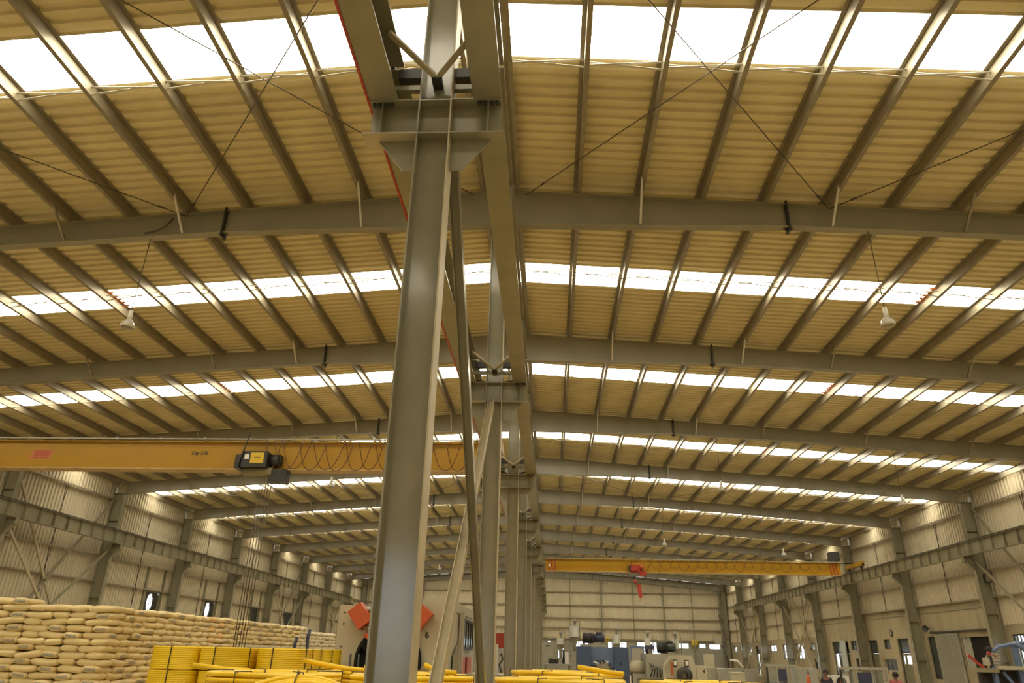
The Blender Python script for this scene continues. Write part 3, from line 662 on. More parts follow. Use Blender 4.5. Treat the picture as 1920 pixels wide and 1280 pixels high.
for dx, dy in ((0,0), (.09,0), (.17,.05), (.28,0), (.36,.04)): rp.tube([(-8.3+dx, -.32+dy, 7.0), (-8.3+dx*.9, -.32+dy, 1.55)], .012, 5)
rp.obj('hoist_rope', M['rod'], cr)
hk = MB().box(-.18, .18, -.1, .1, -.0, .35).obj('hook_block', M['dark'], cr, (-8.15, -.3, 1.2)); MB().tube([(0,0,0),(0,0,-.1),(.07,0,-.17),(.06,0,-.28),(-.03,0,-.32),(-.1,0,-.25)], .025, 8).obj('hook', M['rod'], hk)
LOOPR = [(7.9+i*.62, 8.9+i*.62, .62+.1*math.sin(i*2.3)) for i in range(19)]
cr2, hb2 = crane('farther yellow overhead crane with red end stripes and red hoist, spanning the right bay', .78, 20.75, 51.2, 7.38, 8.2, 6.9, LOOPR, M['red'], True)
MB().box(-.3, .3, -.3, .3, -.3, .3).obj('control_box', M['dark'], cr2, (20.45, -.1, 8.6)); MB().box(-.06, .06, -.2, -.19, -.06, .1).obj('limit_switch', M['white'], cr2, (1.05, 0, 7.75))
MB().tube([(6.9, -.35, 6.9), (6.95, -.35, 6.35)], .02, 6).obj('hoist_rope', M['rod'], cr2)
b2 = MB().prism([(-.14, .45), (.1, .5), (.2, -.35), (.05, -.45), (-.06, -.35)], -.09, .09).obj('hook_block', M['red'], cr2, (7.12, -.35, 6.15))
MB().lathe([(0, -.12), (.12, -.06), (.13, .06), (0, .12)], n=12).obj('sheave', M['red'], cr2, (6.9, -.38, 6.75)); MB().tube([(.05,0,-.45),(.1,0,-.55),(.05,0,-.65),(-.03,0,-.6)], .025, 8).obj('hook', M['red'], b2)
MB().tube([(8.0, -.35, 8.1), (7.75, -.36, 7.45)], .016, 5).obj('festoon_cable', M['cable'], cr2); MB().tube([(8.55, -.35, 8.1), (8.55, -.36, 7.2)], .01, 5).obj('festoon_cable', M['cable'], cr2)
# high bay lamps hung from the frames
LAMPS = [(2, -8.1, 'second'), (2, 8.1, 'second'), (4, -8.2, ''), (4, 8.2, ''), (4, 15.4, ''), (6, 8.2, ''), (6, 15.4, ''), (8, -8.2, ''), (8, 8.2, '')]
LL = ['glass high bay lamp on a wire under the orange patch of the left skylight', 'glass high bay lamp on a long wire beside the orange patch of the right skylight', 'glass high bay lamp just under the left yellow crane beam', 'glass high bay lamp against the fourth right skylight strip, near the columns', 'glass high bay lamp under the fourth right skylight strip, near the wall',
      'glass high bay lamp above the red hoist of the far crane', 'glass high bay lamp above the right half of the far crane', 'glass high bay lamp seen between the nearest column and the pale brace', 'farthest glass high bay lamp over the right bay']
def lamp():
    t = thing('bay_lamp', '', 'lamp')
    MB().tube([(0, 0, .28), (0, 0, 2.1)], .009, 5).obj('wire', M['rod'], t); MB().lathe([(0, .25), (.04, .24), (.05, .12), (.045, .02), (.0, .02)], n=14).obj('ballast', M['white'], t)
    MB().lathe([(.05, .03), (.07, .0), (.12, -.06), (.145, -.12), (.14, -.18), (.13, -.18), (.137, -.12), (.112, -.055), (.06, .01)], n=20).obj('reflector', M['clear'], t)
    MB().lathe([(0, -.03), (.03, -.04), (.035, -.10), (0, -.14)], n=12).obj('bulb', M['white'], t); return t
l0 = lamp()
for i, (k, x, _) in enumerate(LAMPS):
    c = l0 if i == 0 else copy_tree(l0)
    c.location = (x, Y(k), zt(x)-rdepth(abs(x))-2.1); c['label'] = LL[i]; c['group'] = 'high bay lamps hung from the frames'
# ================================================================== SACK STACK
def bag_mesh(seed, m):
    R = random.Random(seed); a, b, h = .372, .250, .087; nx, ny = 14, 8; vs = []; fs = []
    ph = [R.uniform(0, 6.28) for _ in range(6)]
    def pt(i, j, s):
        u, v = -1+2*i/nx, -1+2*j/ny; pr = max(0, (1-abs(u)**6))**.42*max(0, (1-abs(v)**4))**.42
        x = a*u*(1-.05*(abs(v)**4)); y = b*v*(1-.08*abs(u)**6)
        return (x, y, s*h*pr*(1+.10*math.sin(3*u+ph[0])*math.cos(2.5*v+ph[1]))+.012*math.sin(2.2*u+ph[2]))
    T = {}
    for s in (1, -1):
        for i in range(nx+1):
            for j in range(ny+1):
                if s == -1 and (i in (0, nx) or j in (0, ny)): T[s, i, j] = T[1, i, j]; continue
                T[s, i, j] = len(vs); vs.append(pt(i, j, s))
        for i in range(nx):
            for j in range(ny):
                q = (T[s,i,j], T[s,i+1,j], T[s,i+1,j+1], T[s,i,j+1]); fs.append(q if s > 0 else q[::-1])
    return MB().add(vs, fs, True).mesh('sack', m)
BM = [bag_mesh(i, M['bag']) for i in range(4)]; BP = [bag_mesh(10+i, M['bag_print']) for i in range(4)]; BK = [bag_mesh(20, M['bag_pink'])]; BW = [bag_mesh(30, M['bag_white'])]
PX, LAY, XR_, YF = 1.165, .159, -10.19, 19.0
bags = []   # (x, y, z, rot, meshlist)
def layer_bags(px, py, k, front, side, far):
    z = .16+k*LAY+LAY/2; out = []
    even = k % 2 == 0
    # pallet occupies x in [px, px+PX], y in [py, py+PX]
    if even: A = (px+.35, py+.23, 0); B = (px+.70+.23, py+.35, 1); C = (px+.46+.35, py+.70+.23, 0)
    else: A = (px+.23, py+.35, 1); B = (px+.46+.35, py+.23, 0); C = (px+.70+.23, py+.46+.35, 1)
    if front: out.append(A)
    if front or side: out.append(B)
    if side: out.append(C)
    return [(x, y, z, o) for x, y, o in out]
NLAY = 18
pal = [(XR_-PX*(i+1), YF, True, i == 0, NLAY if i < 2 else NLAY+1) for i in range(3)]
pal += [(XR_-PX, YF+PX*n, False, True, NLAY - (1 if n > 13 else 0)) for n in range(1, 18)]
stuff = MB()
MAXB = 0
sag = {}
for pi, (px, py, fr, sd_, nl) in enumerate(pal):
    lo = 6 if py < 22.4 else (12 if py < 26 else 13)
    stuff.box(px+.02, px+PX-(.74 if sd_ else .02), py+(.74 if fr else .02), py+PX-.02, .0, .16+(nl-1)*LAY); stuff.box(px+.02, px+PX-.02, py+.02, py+PX-.02, 0, .15+lo*LAY)
    tilt = random.uniform(-.05, .05)
    for k in range(lo, nl):
        for (x, y, z, o) in layer_bags(px, py, k, fr, sd_, False):
            bags.append((x, y, z, o, pi, k, tilt, py, nl-k))
bags.sort(key=lambda b: (b[7], b[1] if b[7] > YF+.1 else -b[0])); nb = 0; cnt = {}
NTH = 'first second third fourth fifth sixth seventh eighth ninth tenth eleventh twelfth thirteenth fourteenth fifteenth sixteenth seventeenth eighteenth nineteenth twentieth'.split()
NTH += ['twenty-'+q for q in NTH[:9]]+['thirtieth']+['thirty-'+q for q in NTH[:9]]+['fortieth']
for (x, y, z, o, pi, k, tilt, py, row) in bags:
    fside = 'long side' if x > XR_-.5 and py+.3 < y or py > YF+.1 else 'front'
    key = (fside, row); cnt[key] = cnt.get(key, 0)+1
    z += random.uniform(-.008, .008); rz = (PI/2 if o else 0)+(PI if random.random() < .5 else 0)+random.uniform(-.05, .05)
    rx = random.uniform(-.05, .05)+ (tilt if o else 0); ry = random.uniform(-.06, .06)+(0 if o else tilt)
    if pi == 7 and k > 12 and k % 1 == 0 and not o: ms = BK
    elif py > 34: ms = BW
    else: ms = BP if random.random() < .55 else BM
    me = random.choice(ms); x += random.uniform(-.035, .035)*(1 if py == YF else .4); y += random.uniform(-.03, .03)
    if nb < 290:
        s = ob('resin_sack', me, None, (x, y, z), (rx, ry, rz)); tag(s, '%s sack, %s of stack, %s row from top, %s from its corner' % ({'cream_woven_bag': 'plain cream', 'cream_woven_bag_printed': 'printed cream', 'peach_woven_bag': 'peach', 'white_woven_bag': 'whitish'}[me.materials[0].name], fside, NTH[row-1], NTH[cnt[key]-1]), 'sack', 'cream sacks in the tall stack at left'); nb += 1
    else:
        mt = Matrix.Translation((x, y, z)) @ Matrix.Rotation(rz, 4, 'Z') @ Matrix.Rotation(ry, 4, 'Y') @ Matrix.Rotation(rx, 4, 'X')
        stuff.add([mt @ v.co for v in me.vertices], [tuple(p.vertices) for p in me.polygons], True)
st = stuff.obj('sack_pile', M['bag_white']); tag(st, 'rest of the long stack of cream sacks, far end and lower layers', 'sacks', 'cream sacks in the tall stack at left', 'stuff')
# ================================================================== YELLOW COIL STACKS
def small_coil_mesh():
    prof = []; h, R, r = .50, .60, .38; n = 12
    for i in range(n):
        z = h*(i+.5)/n
        prof += [(R-.012, z-h/n/2), (R, z-h/n/4), (R, z+h/n/4)]
    prof += [(R-.012, h), (R-.05, h+.012), (R-.1, h), (R-.15, h+.012), (r, h), (r, 0), (R-.012, 0)]
    return MB().lathe(prof, n=44, power=4.2).mesh('pipe_winding', M['coil'])
SC = small_coil_mesh()
def strap_mesh(a):
    c, s_ = math.cos(a), math.sin(a); q = (abs(c)**4.2+abs(s_)**4.2)**(-1/4.2); R = .606*q; r = .376*q
    m = MB()
    p = [(r*c, r*s_), (R*c, R*s_)]
    m.bar((R*c, R*s_, -.002), (R*c, R*s_, .516), .026, .010, up=(c, s_, 0)); m.bar((r*c, r*s_, .514), (R*c, R*s_, .514), .026, .008); return m.mesh('strap', M['strap'])
ST = [strap_mesh(a) for a in (-PI/2-.35, -PI/2+.62, PI/2, 0.1, PI-.2)]
def small_coil(label):
    t = thing('coil_bundle', label, 'pipe coil', group='strapped yellow coils in the square stacks')
    ob('pipe_winding', SC, t)
    for s_ in ST: ob('strap', s_, t)
    return t
CX = [(-8.10, 18.95, 'first'), (-6.88, 18.95, 'second'), (-5.62, 19.35, 'third'), (-5.74, 20.75, 'fourth'), (-5.83, 22.1, 'fifth'), (-5.94, 23.45, 'sixth'), (-7.1, 20.35, 'back')]
sc0 = None
ROWN = {'first': 'at the left end by the sacks', 'second': 'in the second pile from the sacks', 'third': 'in the third pile from the sacks', 'fourth': 'in the pile just behind the third', 'fifth': 'in the fifth pile towards the cream machine', 'sixth': 'in the pile touching the cream machine', 'back': 'in the rear pile behind the second'}
LV = ['bottom coil', 'second coil up', 'third coil up', 'top coil']
for (x, y, nm) in CX:
    for lv in range(4):
        if sc0 is None: t = sc0 = small_coil('')
        else: t = copy_tree(sc0)
        t.location = (x+random.uniform(-.03, .03), y+random.uniform(-.03, .03), lv*.532); t.rotation_euler = (0, 0, random.choice((0, PI/2, PI))+random.uniform(-.06, .06))
        t['label'] = 'square yellow coil, %s, %s' % (LV[lv], ROWN[nm])
# large loose coils of thick yellow pipe lying in heaps
def big_coil_mesh(seed, R0, nr, nz, pr):
    R = random.Random(seed); m = MB()
    for i in range(nr):
        for k in range(nz):
            rad = R0-i*pr*2.02; ph = R.uniform(0, 6.28); amp = R.uniform(.005, .02); el = R.uniform(.0, .015); N = 44; pts = []
            for q in range(N):
                a = 2*PI*q/N; rr = rad*(1+el*math.cos(2*a+ph))+amp*math.sin(3*a+ph)
                pts.append((rr*math.cos(a), rr*math.sin(a), pr+k*pr*1.96+.012*math.sin(2*a+ph)+.006*math.sin(5*a+ph*2)))
            m.tube(pts, pr, 8, closed=True)
    return m.mesh('pipe_winding', M['pipe'])
PR = .047
BC = [big_coil_mesh(1, 1.34, 5, 4, PR), big_coil_mesh(2, 1.29, 4, 4, PR), big_coil_mesh(3, 1.23, 5, 4, PR)]
def tie_mesh(a, R0, nr, nz):
    c, s_ = math.cos(a), math.sin(a); R = R0*1.02+PR+.015; r = R0-(nr-1)*PR*2.02-PR-.02; h = PR*2+PR*1.96*(nz-1)+.02
    return MB().tube([(R*c, R*s_, 0), (R*c, R*s_, h), (r*c, r*s_, h), (r*c, r*s_, 0)], .012, 5, closed=True).mesh('tie', M['strap'])
TI = [[tie_mesh(a, *p) for a in (-2.3, -1.35, -.5, .6, 1.7, 2.8)] for p in ((1.34, 5, 4), (1.29, 4, 4), (1.23, 5, 4))]
def big_coil(i, label, end=False):
    t = thing('pipe_coil', label, 'pipe coil', group='loose coils of thick yellow pipe in the heaps')
    ob('pipe_winding', BC[i], t)
    for s_ in TI[i]: ob('tie', s_, t)
    if end:
        R0 = (1.40, 1.32, 1.25)[i]; a0 = end; pts = [(R0*math.cos(a0+q*.12), R0*math.sin(a0+q*.12), .40+.02*q+.008*q*q) for q in range(9)]
        MB().tube(pts, PR, 10).obj('loose_end', M['pipe'], t)
    return t
HEAPS = [(-4.72, 16.45, 0, 'left heap, before the square coils'), (-1.78, 16.55, 1, 'heap just left of the second column'), (1.35, 16.5, 0, 'heap right of the central columns'),
         (4.3, 16.4, 2, 'heap before the grey machine'), (-3.1, 19.45, 2, 'rear heap before the cream machine'), (1.55, 19.4, 0, 'rear heap before the blue cabinet')]
LOW = (7.15, 15.6, 1, 'low heap at the right')
for hi, (x, y, ty, where) in enumerate(HEAPS+[LOW]):
    n = 4 if hi < len(HEAPS) else 3
    for lv in range(n):
        i = (ty+lv) % 3 if lv < n-1 else ty
        t = big_coil(i, 'round yellow pipe coil, %s, %s' % (('topmost', 'second from top', 'third from top', 'lowest')[n-1-lv], where))
        t.location = (x+random.uniform(-.03, .03), y+random.uniform(-.03, .03), .01+lv*.424+(.025 if hi == 5 else 0)*lv); t.rotation_euler = (random.uniform(-.006, .006), random.uniform(-.006, .006), random.uniform(0, .5))
# unseen coils added below the view to bounce yellow onto the roof
BOUNCE_COILS = [(-7.6, 12.0), (-6.6, 8.9), (3.3, 12.2), (6.3, 11.6), (2.6, 9.2), (5.6, 8.6), (-2.6, 10.2)]
for hi, (x, y) in enumerate(BOUNCE_COILS):
    for lv in range(2):
        t = big_coil((hi+lv) % 3, 'unseen yellow pipe coil added for bounce, %s of pair %s from the camera' % (('lower', 'upper')[lv], NTH[hi]))
        t.location = (x, y, .01+lv*.424); t.rotation_euler = (0, 0, hi*.7+lv)
# leaning coil showing its rings
t = big_coil(2, 'yellow pipe coil leaning tilted against the front of the left heaps'); t.location = (-3.5, 13.75, .70); t.rotation_euler = (.56, .0, .0)
for (pts, lab) in (([(-4.55, 17.6, 1.86), (-4.1, 17.5, 1.80), (-3.5, 17.4, 1.72), (-2.9, 17.3, 1.68)], 'short yellow pipe end lying over the left heap'),
                   ([(1.75, 17.55, 1.86), (2.05, 17.45, 1.82), (2.4, 17.4, 1.77), (2.75, 17.3, 1.74)], 'cut yellow pipe end pointing up beside the blue cabinet'),
                   ([(-2.55, 17.3, 1.92), (-2.75, 17.2, 1.82), (-3.0, 17.1, 1.74)], 'yellow pipe stub sticking up in front of the black pipe mouth'),
                   ([(-1.62, 16.9, 1.84), (-1.3, 16.8, 1.72), (-.9, 16.75, 1.70)], 'yellow pipe end poking out right behind the nearest column'),
                   ([(-7.0, 17.3, 1.72), (-6.3, 17.2, 1.66), (-5.6, 17.15, 1.63)], 'yellow pipe end in front of the square coils')):
    tag(MB().tube(pts, PR+.004, 12).obj('pipe_piece', M['pipe']), lab, 'pipe')
# ================================================================== CREAM MACHINE NUMBER SIX
t = thing('pipe_machine', 'large cream corrugator machine numbered 6 with orange cylinder and black mouth', 'machine', (0, 25, 0))
body = MB().box(-5.95, -2.2, 0, .35, 0, 3.5).obj('front_panel', M['machine'], t)
MB().box(-5.9, -2.25, .35, 8.6, 0, 3.42).obj('housing', M['machine'], t)
MB().box(-3.2, -2.2, .3, 9.0, 3.42, 3.75).obj('housing', M['machine'], t); MB().tube([(-5.4, -.1, 2.95), (-5.4, -.1, 3.22), (-5.3, -.1, 3.32), (-5.15, -.1, 3.36), (-3.5, -.1, 3.36)], .07, 8).obj('conduit', M['galv'], t)
MB().lathe([(.0, .02), (.86, .02), (.98, 0), (1.08, .04), (1.10, .18), (1.0, .2)], n=48).obj('pipe_mouth', M['black'], t, (-4.13, -.02, 1.78), (PI/2, 0, 0))
MB().prism([(-5.05, 2.2), (-4.75, 2.62), (-4.5, 2.5), (-4.8, 2.05)], -.22, -.02).obj('mouth_shield', M['black'], t)
for sx, nm in ((-1, 'cylinder_cover'), (1, 'cylinder_cover')):
    c = Vector((-4.13+sx*1.0, 0, 3.14)); ax = Vector((-sx*.62, 0, -.78)); pr = Vector((.78, 0, -.62*sx))
    def P(a, b): v = c+ax*a+pr*b; return (v.x, v.z)
    cc = MB().prism([P(-.34, -.26), P(-.34, .26), P(.34, .26), P(.34, -.26)], -.50, -.06).obj(nm, M['orange'], t)
    for b in (-.17, 0, .17): q0, q1 = P(.34, b), P(.58, b); MB().cyl((q0[0], -.28, q0[1]), (q1[0], -.28, q1[1]), .02, 8).obj('piston_rod', M['chrome'], cc)
    MB().prism([P(.58, -.24), P(.58, .24), P(.80, .28), P(.86, -.16)], -.42, -.04).obj('clamp', M['orange'], cc)
textobj('numeral', '6', .26, M['black'], t, (-2.93, -.01, 2.6), (PI/2, 0, 0))
for x, z in ((-5.75, 3.25), (-5.75, 2.9), (-5.75, 2.2), (-2.42, 3.0), (-2.42, 2.75), (-2.42, 2.35), (-2.6, 1.9)): MB().cyl((x, -.02, z), (x, 0, z), .03, 8).obj('bolt', M['dark'], t)
sw = frame_rect(3.1, 7.4, 2.2, 3.3, t=.08, mull=4).obj('guard_window', M['dark'], t, (-2.18, 0, 0)); box('pane', M['glass_dark'], sw, -.02, .0, 3.15, 7.35, 2.25, 3.25)
for a, b in ((3.4, 4.9), (5.6, 7.2)): box('warning_panel', M['orange'], t, -2.2, -2.17, a, b, 1.35, 1.95)
MB().prism([(1.2, 2.0), (2.6, 2.45), (2.6, .9), (1.2, .9)], -2.2, -2.185, axis='x').obj('recess', M['machine_shade'], t); box('recess', M['dark'], t, -2.2, -2.18, 1.0, 2.6, .1, .85)  # flat plates; the shade of the recesses is put into their dark colour
box('frame_post', M['machine'], t, -2.2, -2.05, 2.75, 3.0, 0, 3.5)
for x in (-5.25, -4.98): MB().cyl((x, -.6, 0), (x, -.6, 2.0), .035, 8).obj('guide_post', M['dark'], t)
for (x, y, h, lab) in ((-6.15, 21.6, 2.42, 'dark curved lifting bracket behind the yellow coils, left one'), (-5.8, 21.6, 2.62, 'taller dark lifting bracket behind the yellow coils')):
    m = MB().tube([(x-.1*(1 if h < 2.5 else -1), y, 0), (x, y, h-.45), (x-.02, y, h-.25), (x+.02, y, h)], .05, 8); tag(m.obj('lifting_bracket', M['navy']), lab, 'bracket')
# red and white machine glimpsed between columns
t = thing('small_machine', 'red and pale machine glimpsed between the second and third columns', 'machine', (-1.05, 31, 0))
MB().box(-.35, .45, -.3, .5, 0, 1.3).obj('cabinet', M['machine_grey'], t); MB().box(-.4, .5, -.35, .1, 2.3, 2.85).obj('hood', M['red'], t); MB().box(-.05, .1, -.4, -.3, .0, 2.45).obj('post', M['white'], t); MB().box(-.4, -.15, -.34, -.3, 1.9, 2.3).obj('panel', M['red'], t)
for x in (-.38, .45): MB().cyl((x, 0, 1.3), (x, 0, 2.3), .03, 8).obj('post', M['dark'], t)
MB().tube([(.2, -.35, 2.1), (.3, -.4, 1.9), (.15, -.4, 1.7), (.25, -.4, 1.4)], .03, 6).obj('hose', M['dark'], t)
# ================================================================== MACHINES OF THE RIGHT BAY
def motor_drum(t, x, y, z, m1, m2, L=.55, r=.2):
    d = MB(); d.cyl((x-L/2, y, z), (x+L/2-.2, y, z), r, 18)
    for i in range(7): d.cyl((x-L/2+.03+i*.05, y, z), (x-L/2+.05+i*.05, y, z), r+.015, 18)
    d.obj('fan_drum', m1, t); MB().cyl((x+L/2-.2, y, z), (x+L/2+.2, y, z), r*.78, 16).box(x+L/2-.1, x+L/2+.12, y-.1, y+.1, z+r*.7, z+r*1.1).obj('motor', m2, t)
    MB().box(x-L/2-.1, x+L/2+.25, y-.22, y+.22, z-r-.12, z-r-.04).obj('motor_base', M['machine_grey'], t)
t = thing('blue_cabinet', 'dull blue machine cabinet with a drum motor on its top', 'machine', (0, 28, 0))
MB().box(2.1, 2.6, 0, 1.6, 0, 2.4).obj('side_cabinet', M['blue'], t); MB().box(3.42, 3.95, 0, 1.6, 0, 2.4).obj('side_cabinet', M['blue'], t); MB().box(2.6, 3.42, .12, 1.6, 0, 2.38).obj('back_panel', M['blue_light'], t)
MB().lathe([(.12, 0), (.3, 0), (.32, .06), (.32, .4), (.1, .4)], n=24).obj('die_head', M['machine_shade'], t, (3.0, .1, 1.58), (PI/2, 0, 0))
for i in range(9):
    a = PI*(i+.3)/9; MB().tube([(3.0+.28*math.cos(a), -.3, 1.58+.28*math.sin(a)), (3.0+.40*math.cos(a), -.36, 1.58+.36*math.sin(a)), (3.0+.46*math.cos(a+.2), -.25, 1.6+.36*math.sin(a))], .025, 6).obj('hose', M['dark'] if i % 3 else M['white'], t)
motor_drum(t, 2.62, .5, 2.70, M['dark'], M['navy'], L=.60, r=.18)
MB().tube([(3.66, -.02, 1.9), (3.66, -.05, 1.9), (3.66, -.05, 1.8)], .02, 6).obj('handle', M['dark'], t)
t = thing('die_machine', 'grey machine numbered 4 with a dark drum motor on top', 'machine', (0, 27, 0))
MB().box(4.5, 6.15, .5, 2.2, 0, 2.2).obj('housing', M['machine_grey'], t); MB().prism([(5.05, 1.0), (5.05, 1.85), (5.3, 2.15), (6.0, 2.15), (6.12, 1.85), (6.12, 1.0)], 0, .5).obj('front_housing', M['machine'], t)
MB().prism([(4.98, .9), (4.98, 1.8), (5.27, 2.16), (5.3, 2.12), (5.06, 1.8), (5.06, .9)], -.12, .0).obj('guard', M['machine'], t)
MB().lathe([(.10, .02), (.24, .02), (.26, -.02), (.26, -.2), (.1, -.2)], n=24).obj('die_ring', M['dark'], t, (5.68, -.1, 1.55), (-PI/2, 0, 0))
for x in (5.42, 5.82): MB().box(x-.05, x+.05, -.06, 0, 1.85, 2.0).obj('gauge', M['white'], t); MB().box(x-.07, x+.07, -.03, 0, 1.82, 2.03).obj('gauge_frame', M['dark'], t)
box('edge_panel', M['orange'], t, 5.28, 5.33, -.05, 0, 1.55, 1.95)
MB().box(6.15, 6.5, .1, .9, 0, 1.85).obj('number_panel', M['machine'], t); textobj('numeral', '4', .16, M['dark'], t, (6.4, .09, 1.68), (PI/2, 0, 0))
motor_drum(t, 5.2, 1.0, 2.43, M['dark'], M['glass_dark'], L=.44, r=.19); MB().box(4.55, 4.85, .8, 1.1, 2.35, 2.48).cyl((4.6, .95, 2.2), (4.6, .95, 2.4), .05, 8).obj('small_motor', M['navy'], t)
for i in range(5): MB().tube([(4.62+.1*i, .45, 1.9-.05*i), (4.7+.08*i, .38, 1.7), (4.6+.12*i, .4, 1.45)], .02, 6).obj('hose', M['dark'], t)
MB().cyl((4.5, 1.2, 1.75), (3.95, 1.2, 1.75), .22, 16).obj('barrel', M['machine'], t); MB().box(4.05, 4.5, .9, 1.5, 0, 1.55).obj('barrel_stand', M['machine_grey'], t)
def hopper(label, x, y, top, r, h, cone, m='galv'):
    t = thing('hopper_loader', label, 'hopper', (x, y, 0), group=None)
    MB().lathe([(0, top), (r, top-.01), (r, top-h), (r+.015, top-h), (r+.015, top-h-.04), (r, top-h-.04), (.07, top-h-cone), (.07, top-h-cone-.25), (0, top-h-cone-.25)], n=20).obj('bin', M[m], t)
    MB().cyl((.02, 0, top), (.02, 0, top+.12), .05, 10).cyl((.02, 0, top+.12), (.02, 0, top+.28), .08, 10).tube([(.06, 0, top+.22), (.2, 0, top+.25), (.24, 0, top+.05), (.24, 0, top-.6)], .025, 6).obj('suction_head', M['machine_grey'], t)
    MB().box(-.3, .3, -.3, .3, 0, top-h-cone-.25-.3).box(-.14, .14, -.14, .14, top-h-cone-.55, top-h-cone-.25).obj('stand', M['machine_grey'], t)
    for sx in (-1, 1): MB().bar((sx*(r-.02), r*.5, .1), (sx*(r-.02), r*.5, top-h), .03, .03).obj('leg', M['machine_grey'], t)
    return t
hopper('tallest grey hopper, left of the dark drum motor', 2.19, 34, 3.30, .20, .44, .35)
hopper('small dark-topped hopper beside the grey control cabinet', 1.57, 34, 2.80, .16, .26, .3)
hopper('grey hopper above the blue cabinet right corner', 4.03, 34, 2.98, .16, .36, .3)
hopper('pale hopper with long cone in front of the large bright window', 5.39, 34, 2.87, .14, .36, .42)
hopper('grey hopper just right of the second drum motor', 6.28, 32, 2.80, .15, .36, .3)
t = thing('control_cabinet', 'tall pale grey control cabinet beside the central columns', 'cabinet', (1.0, 36, 0)); MB().box(-.28, .28, 0, .5, 0, 2.64).obj('case', M['machine_grey'], t); box('door', M['galv'], t, -.26, .26, -.02, 0, .1, 2.55); MB().box(-.1, .1, -.03, -.02, 2.45, 2.5).obj('vent', M['dark'], t); MB().box(.12, .22, -.04, -.02, 1.75, 1.95).obj('handle', M['dark'], t)
t = thing('work_table', 'low grey machine bench with dark fittings left of the blue cabinet', 'bench', (1.35, 31, 0)); MB().box(-.5, .6, -.4, .4, 1.72, 1.78).obj('top', M['machine_grey'], t)
for x in (-.42, .52):
    for y in (-.33, .33): MB().box(x-.04, x+.04, y-.04, y+.04, 0, 1.72).obj('leg', M['steel'], t)
MB().box(-.3, .1, -.2, .2, 1.78, 1.95).cyl((.3, 0, 1.78), (.3, 0, 2.3), .05, 10).obj('fitting', M['dark'], t); MB().box(.35, .5, -.2, .2, 1.78, 2.2).obj('fitting', M['white'], t)
t = thing('water_tank', 'pale blue cooling cabinet in front of the end wall by the large window', 'cabinet', (6.95, 52, 0)); MB().box(-.45, .45, 0, .6, 0, 2.75).obj('case', M['blue_light'], t); box('door', M['machine_grey'], t, -.4, .38, -.03, 0, .2, 2.6); MB().cyl((.9, .2, 0), (.9, .2, 2.9), .13, 12).obj('dark_pipe', M['dark'], t)
# small production machine with arms near the corner
t = thing('robot_machine', 'pale grey machine with a thin mast and arm near the far right corner', 'machine', (0, 40, 0))
MB().box(9.0, 9.9, 0, 1, 0, 1.6).obj('housing', M['machine_grey'], t); MB().box(9.1, 9.5, .1, .8, 1.6, 2.3).obj('head', M['machine'], t); MB().tube([(10.3, .3, 0), (10.25, .3, 2.0), (10.0, .3, 2.85)], .04, 8).obj('mast', M['dark'], t); MB().tube([(10.3, .2, 2.05), (10.7, .2, 2.0), (10.95, .2, 1.7)], .05, 8).obj('arm', M['white'], t)
MB().box(9.7, 9.95, .1, .5, 2.75, 3.05).obj('gripper', M['machine_grey'], t)
t = thing('haul_off_unit', 'long low grey machine numbered 3 behind the yellow heap', 'machine', (0, 33, 0)); MB().box(8.1, 9.75, 0, 1.2, 0, 1.72).obj('housing', M['machine_grey'], t); MB().box(7.2, 8.1, .1, 1.1, 0, 1.74).obj('housing', M['galv'], t); textobj('numeral', '3', .2, M['dark'], t, (9.15, -.01, 1.58), (PI/2, 0, 0)); MB().box(9.75, 10.15, .2, 1.0, 0, 1.5).obj('end_box', M['machine'], t)
def guard_frame(label, num, X0, X1, Yp, H, bluex):
    t = thing('guarded_machine', label, 'machine', (0, Yp, 0))
    n = 3; m = MB()
    for i in range(n+1):
        x = X0+(X1-X0)*i/n; MB().box(x-.03, x+.03, 0, .06, 0, H).obj('post', M['dark'] if i == 0 else M['galv'], t)
    MB().box(X0-.03, X1+.03, -.01, .07, H, H+.08).obj('top_rail', M['machine_grey'], t); MB().box(X0, X1, 0, .06, .95, 1.0).obj('mid_rail', M['galv'], t)
    for i in range(n):
        a, b = X0+(X1-X0)*i/n+.03, X0+(X1-X0)*(i+1)/n-.03
        if i == bluex: box('control_panel', M['navy'], t, a, b, -.02, .04, H-.5, H-.08)
        else: box('pane', M['glass'], t, a, b, .02, .035, 1.0, H)
    MB().box(X0+.1, X1-.1, .3, 1.2, 0, 1.1).obj('bed', M['machine_grey'], t); MB().cyl((X0+.2, .7, 1.2), (X1-.2, .7, 1.2), .14, 14).obj('roller', M['dark'], t)
    if num: box('number_panel', M['machine_grey'], t, X1+.03, X1+.75, -.02, .8, 0, H-.02); textobj('numeral', num, .17, M['dark'], t, (X1+.4, -.03, H-.16), (PI/2, 0, 0))
    return t
guard_frame('glazed guard frame machine numbered 2 with a navy panel', '2', 9.35, 10.45, 30, 1.86, 1)
guard_frame('nearer glazed guard frame machine with navy panel, by the red shirt person', None, 10.62, 12.1, 26, 1.86, 1)
t = thing('orange_cover', 'rounded orange machine cover in front of the glazed guard', 'cover', (10.9, 23.5, 0)); MB().lathe([(.13, 1.2), (.15, 1.35), (.12, 1.45), (0, 1.49)], n=16).obj('dome', M['orange'], t); MB().box(-.2, .2, -.2, .2, 0, 1.2).obj('stand', M['dark'], t)
t = thing('orange_cone', 'small orange post beside machine number 2', 'post', (10.35, 28.5, 0)); MB().lathe([(.08, 0), (.07, 1.45), (.04, 1.62), (0, 1.64)], n=12).obj('post', M['orange'], t)
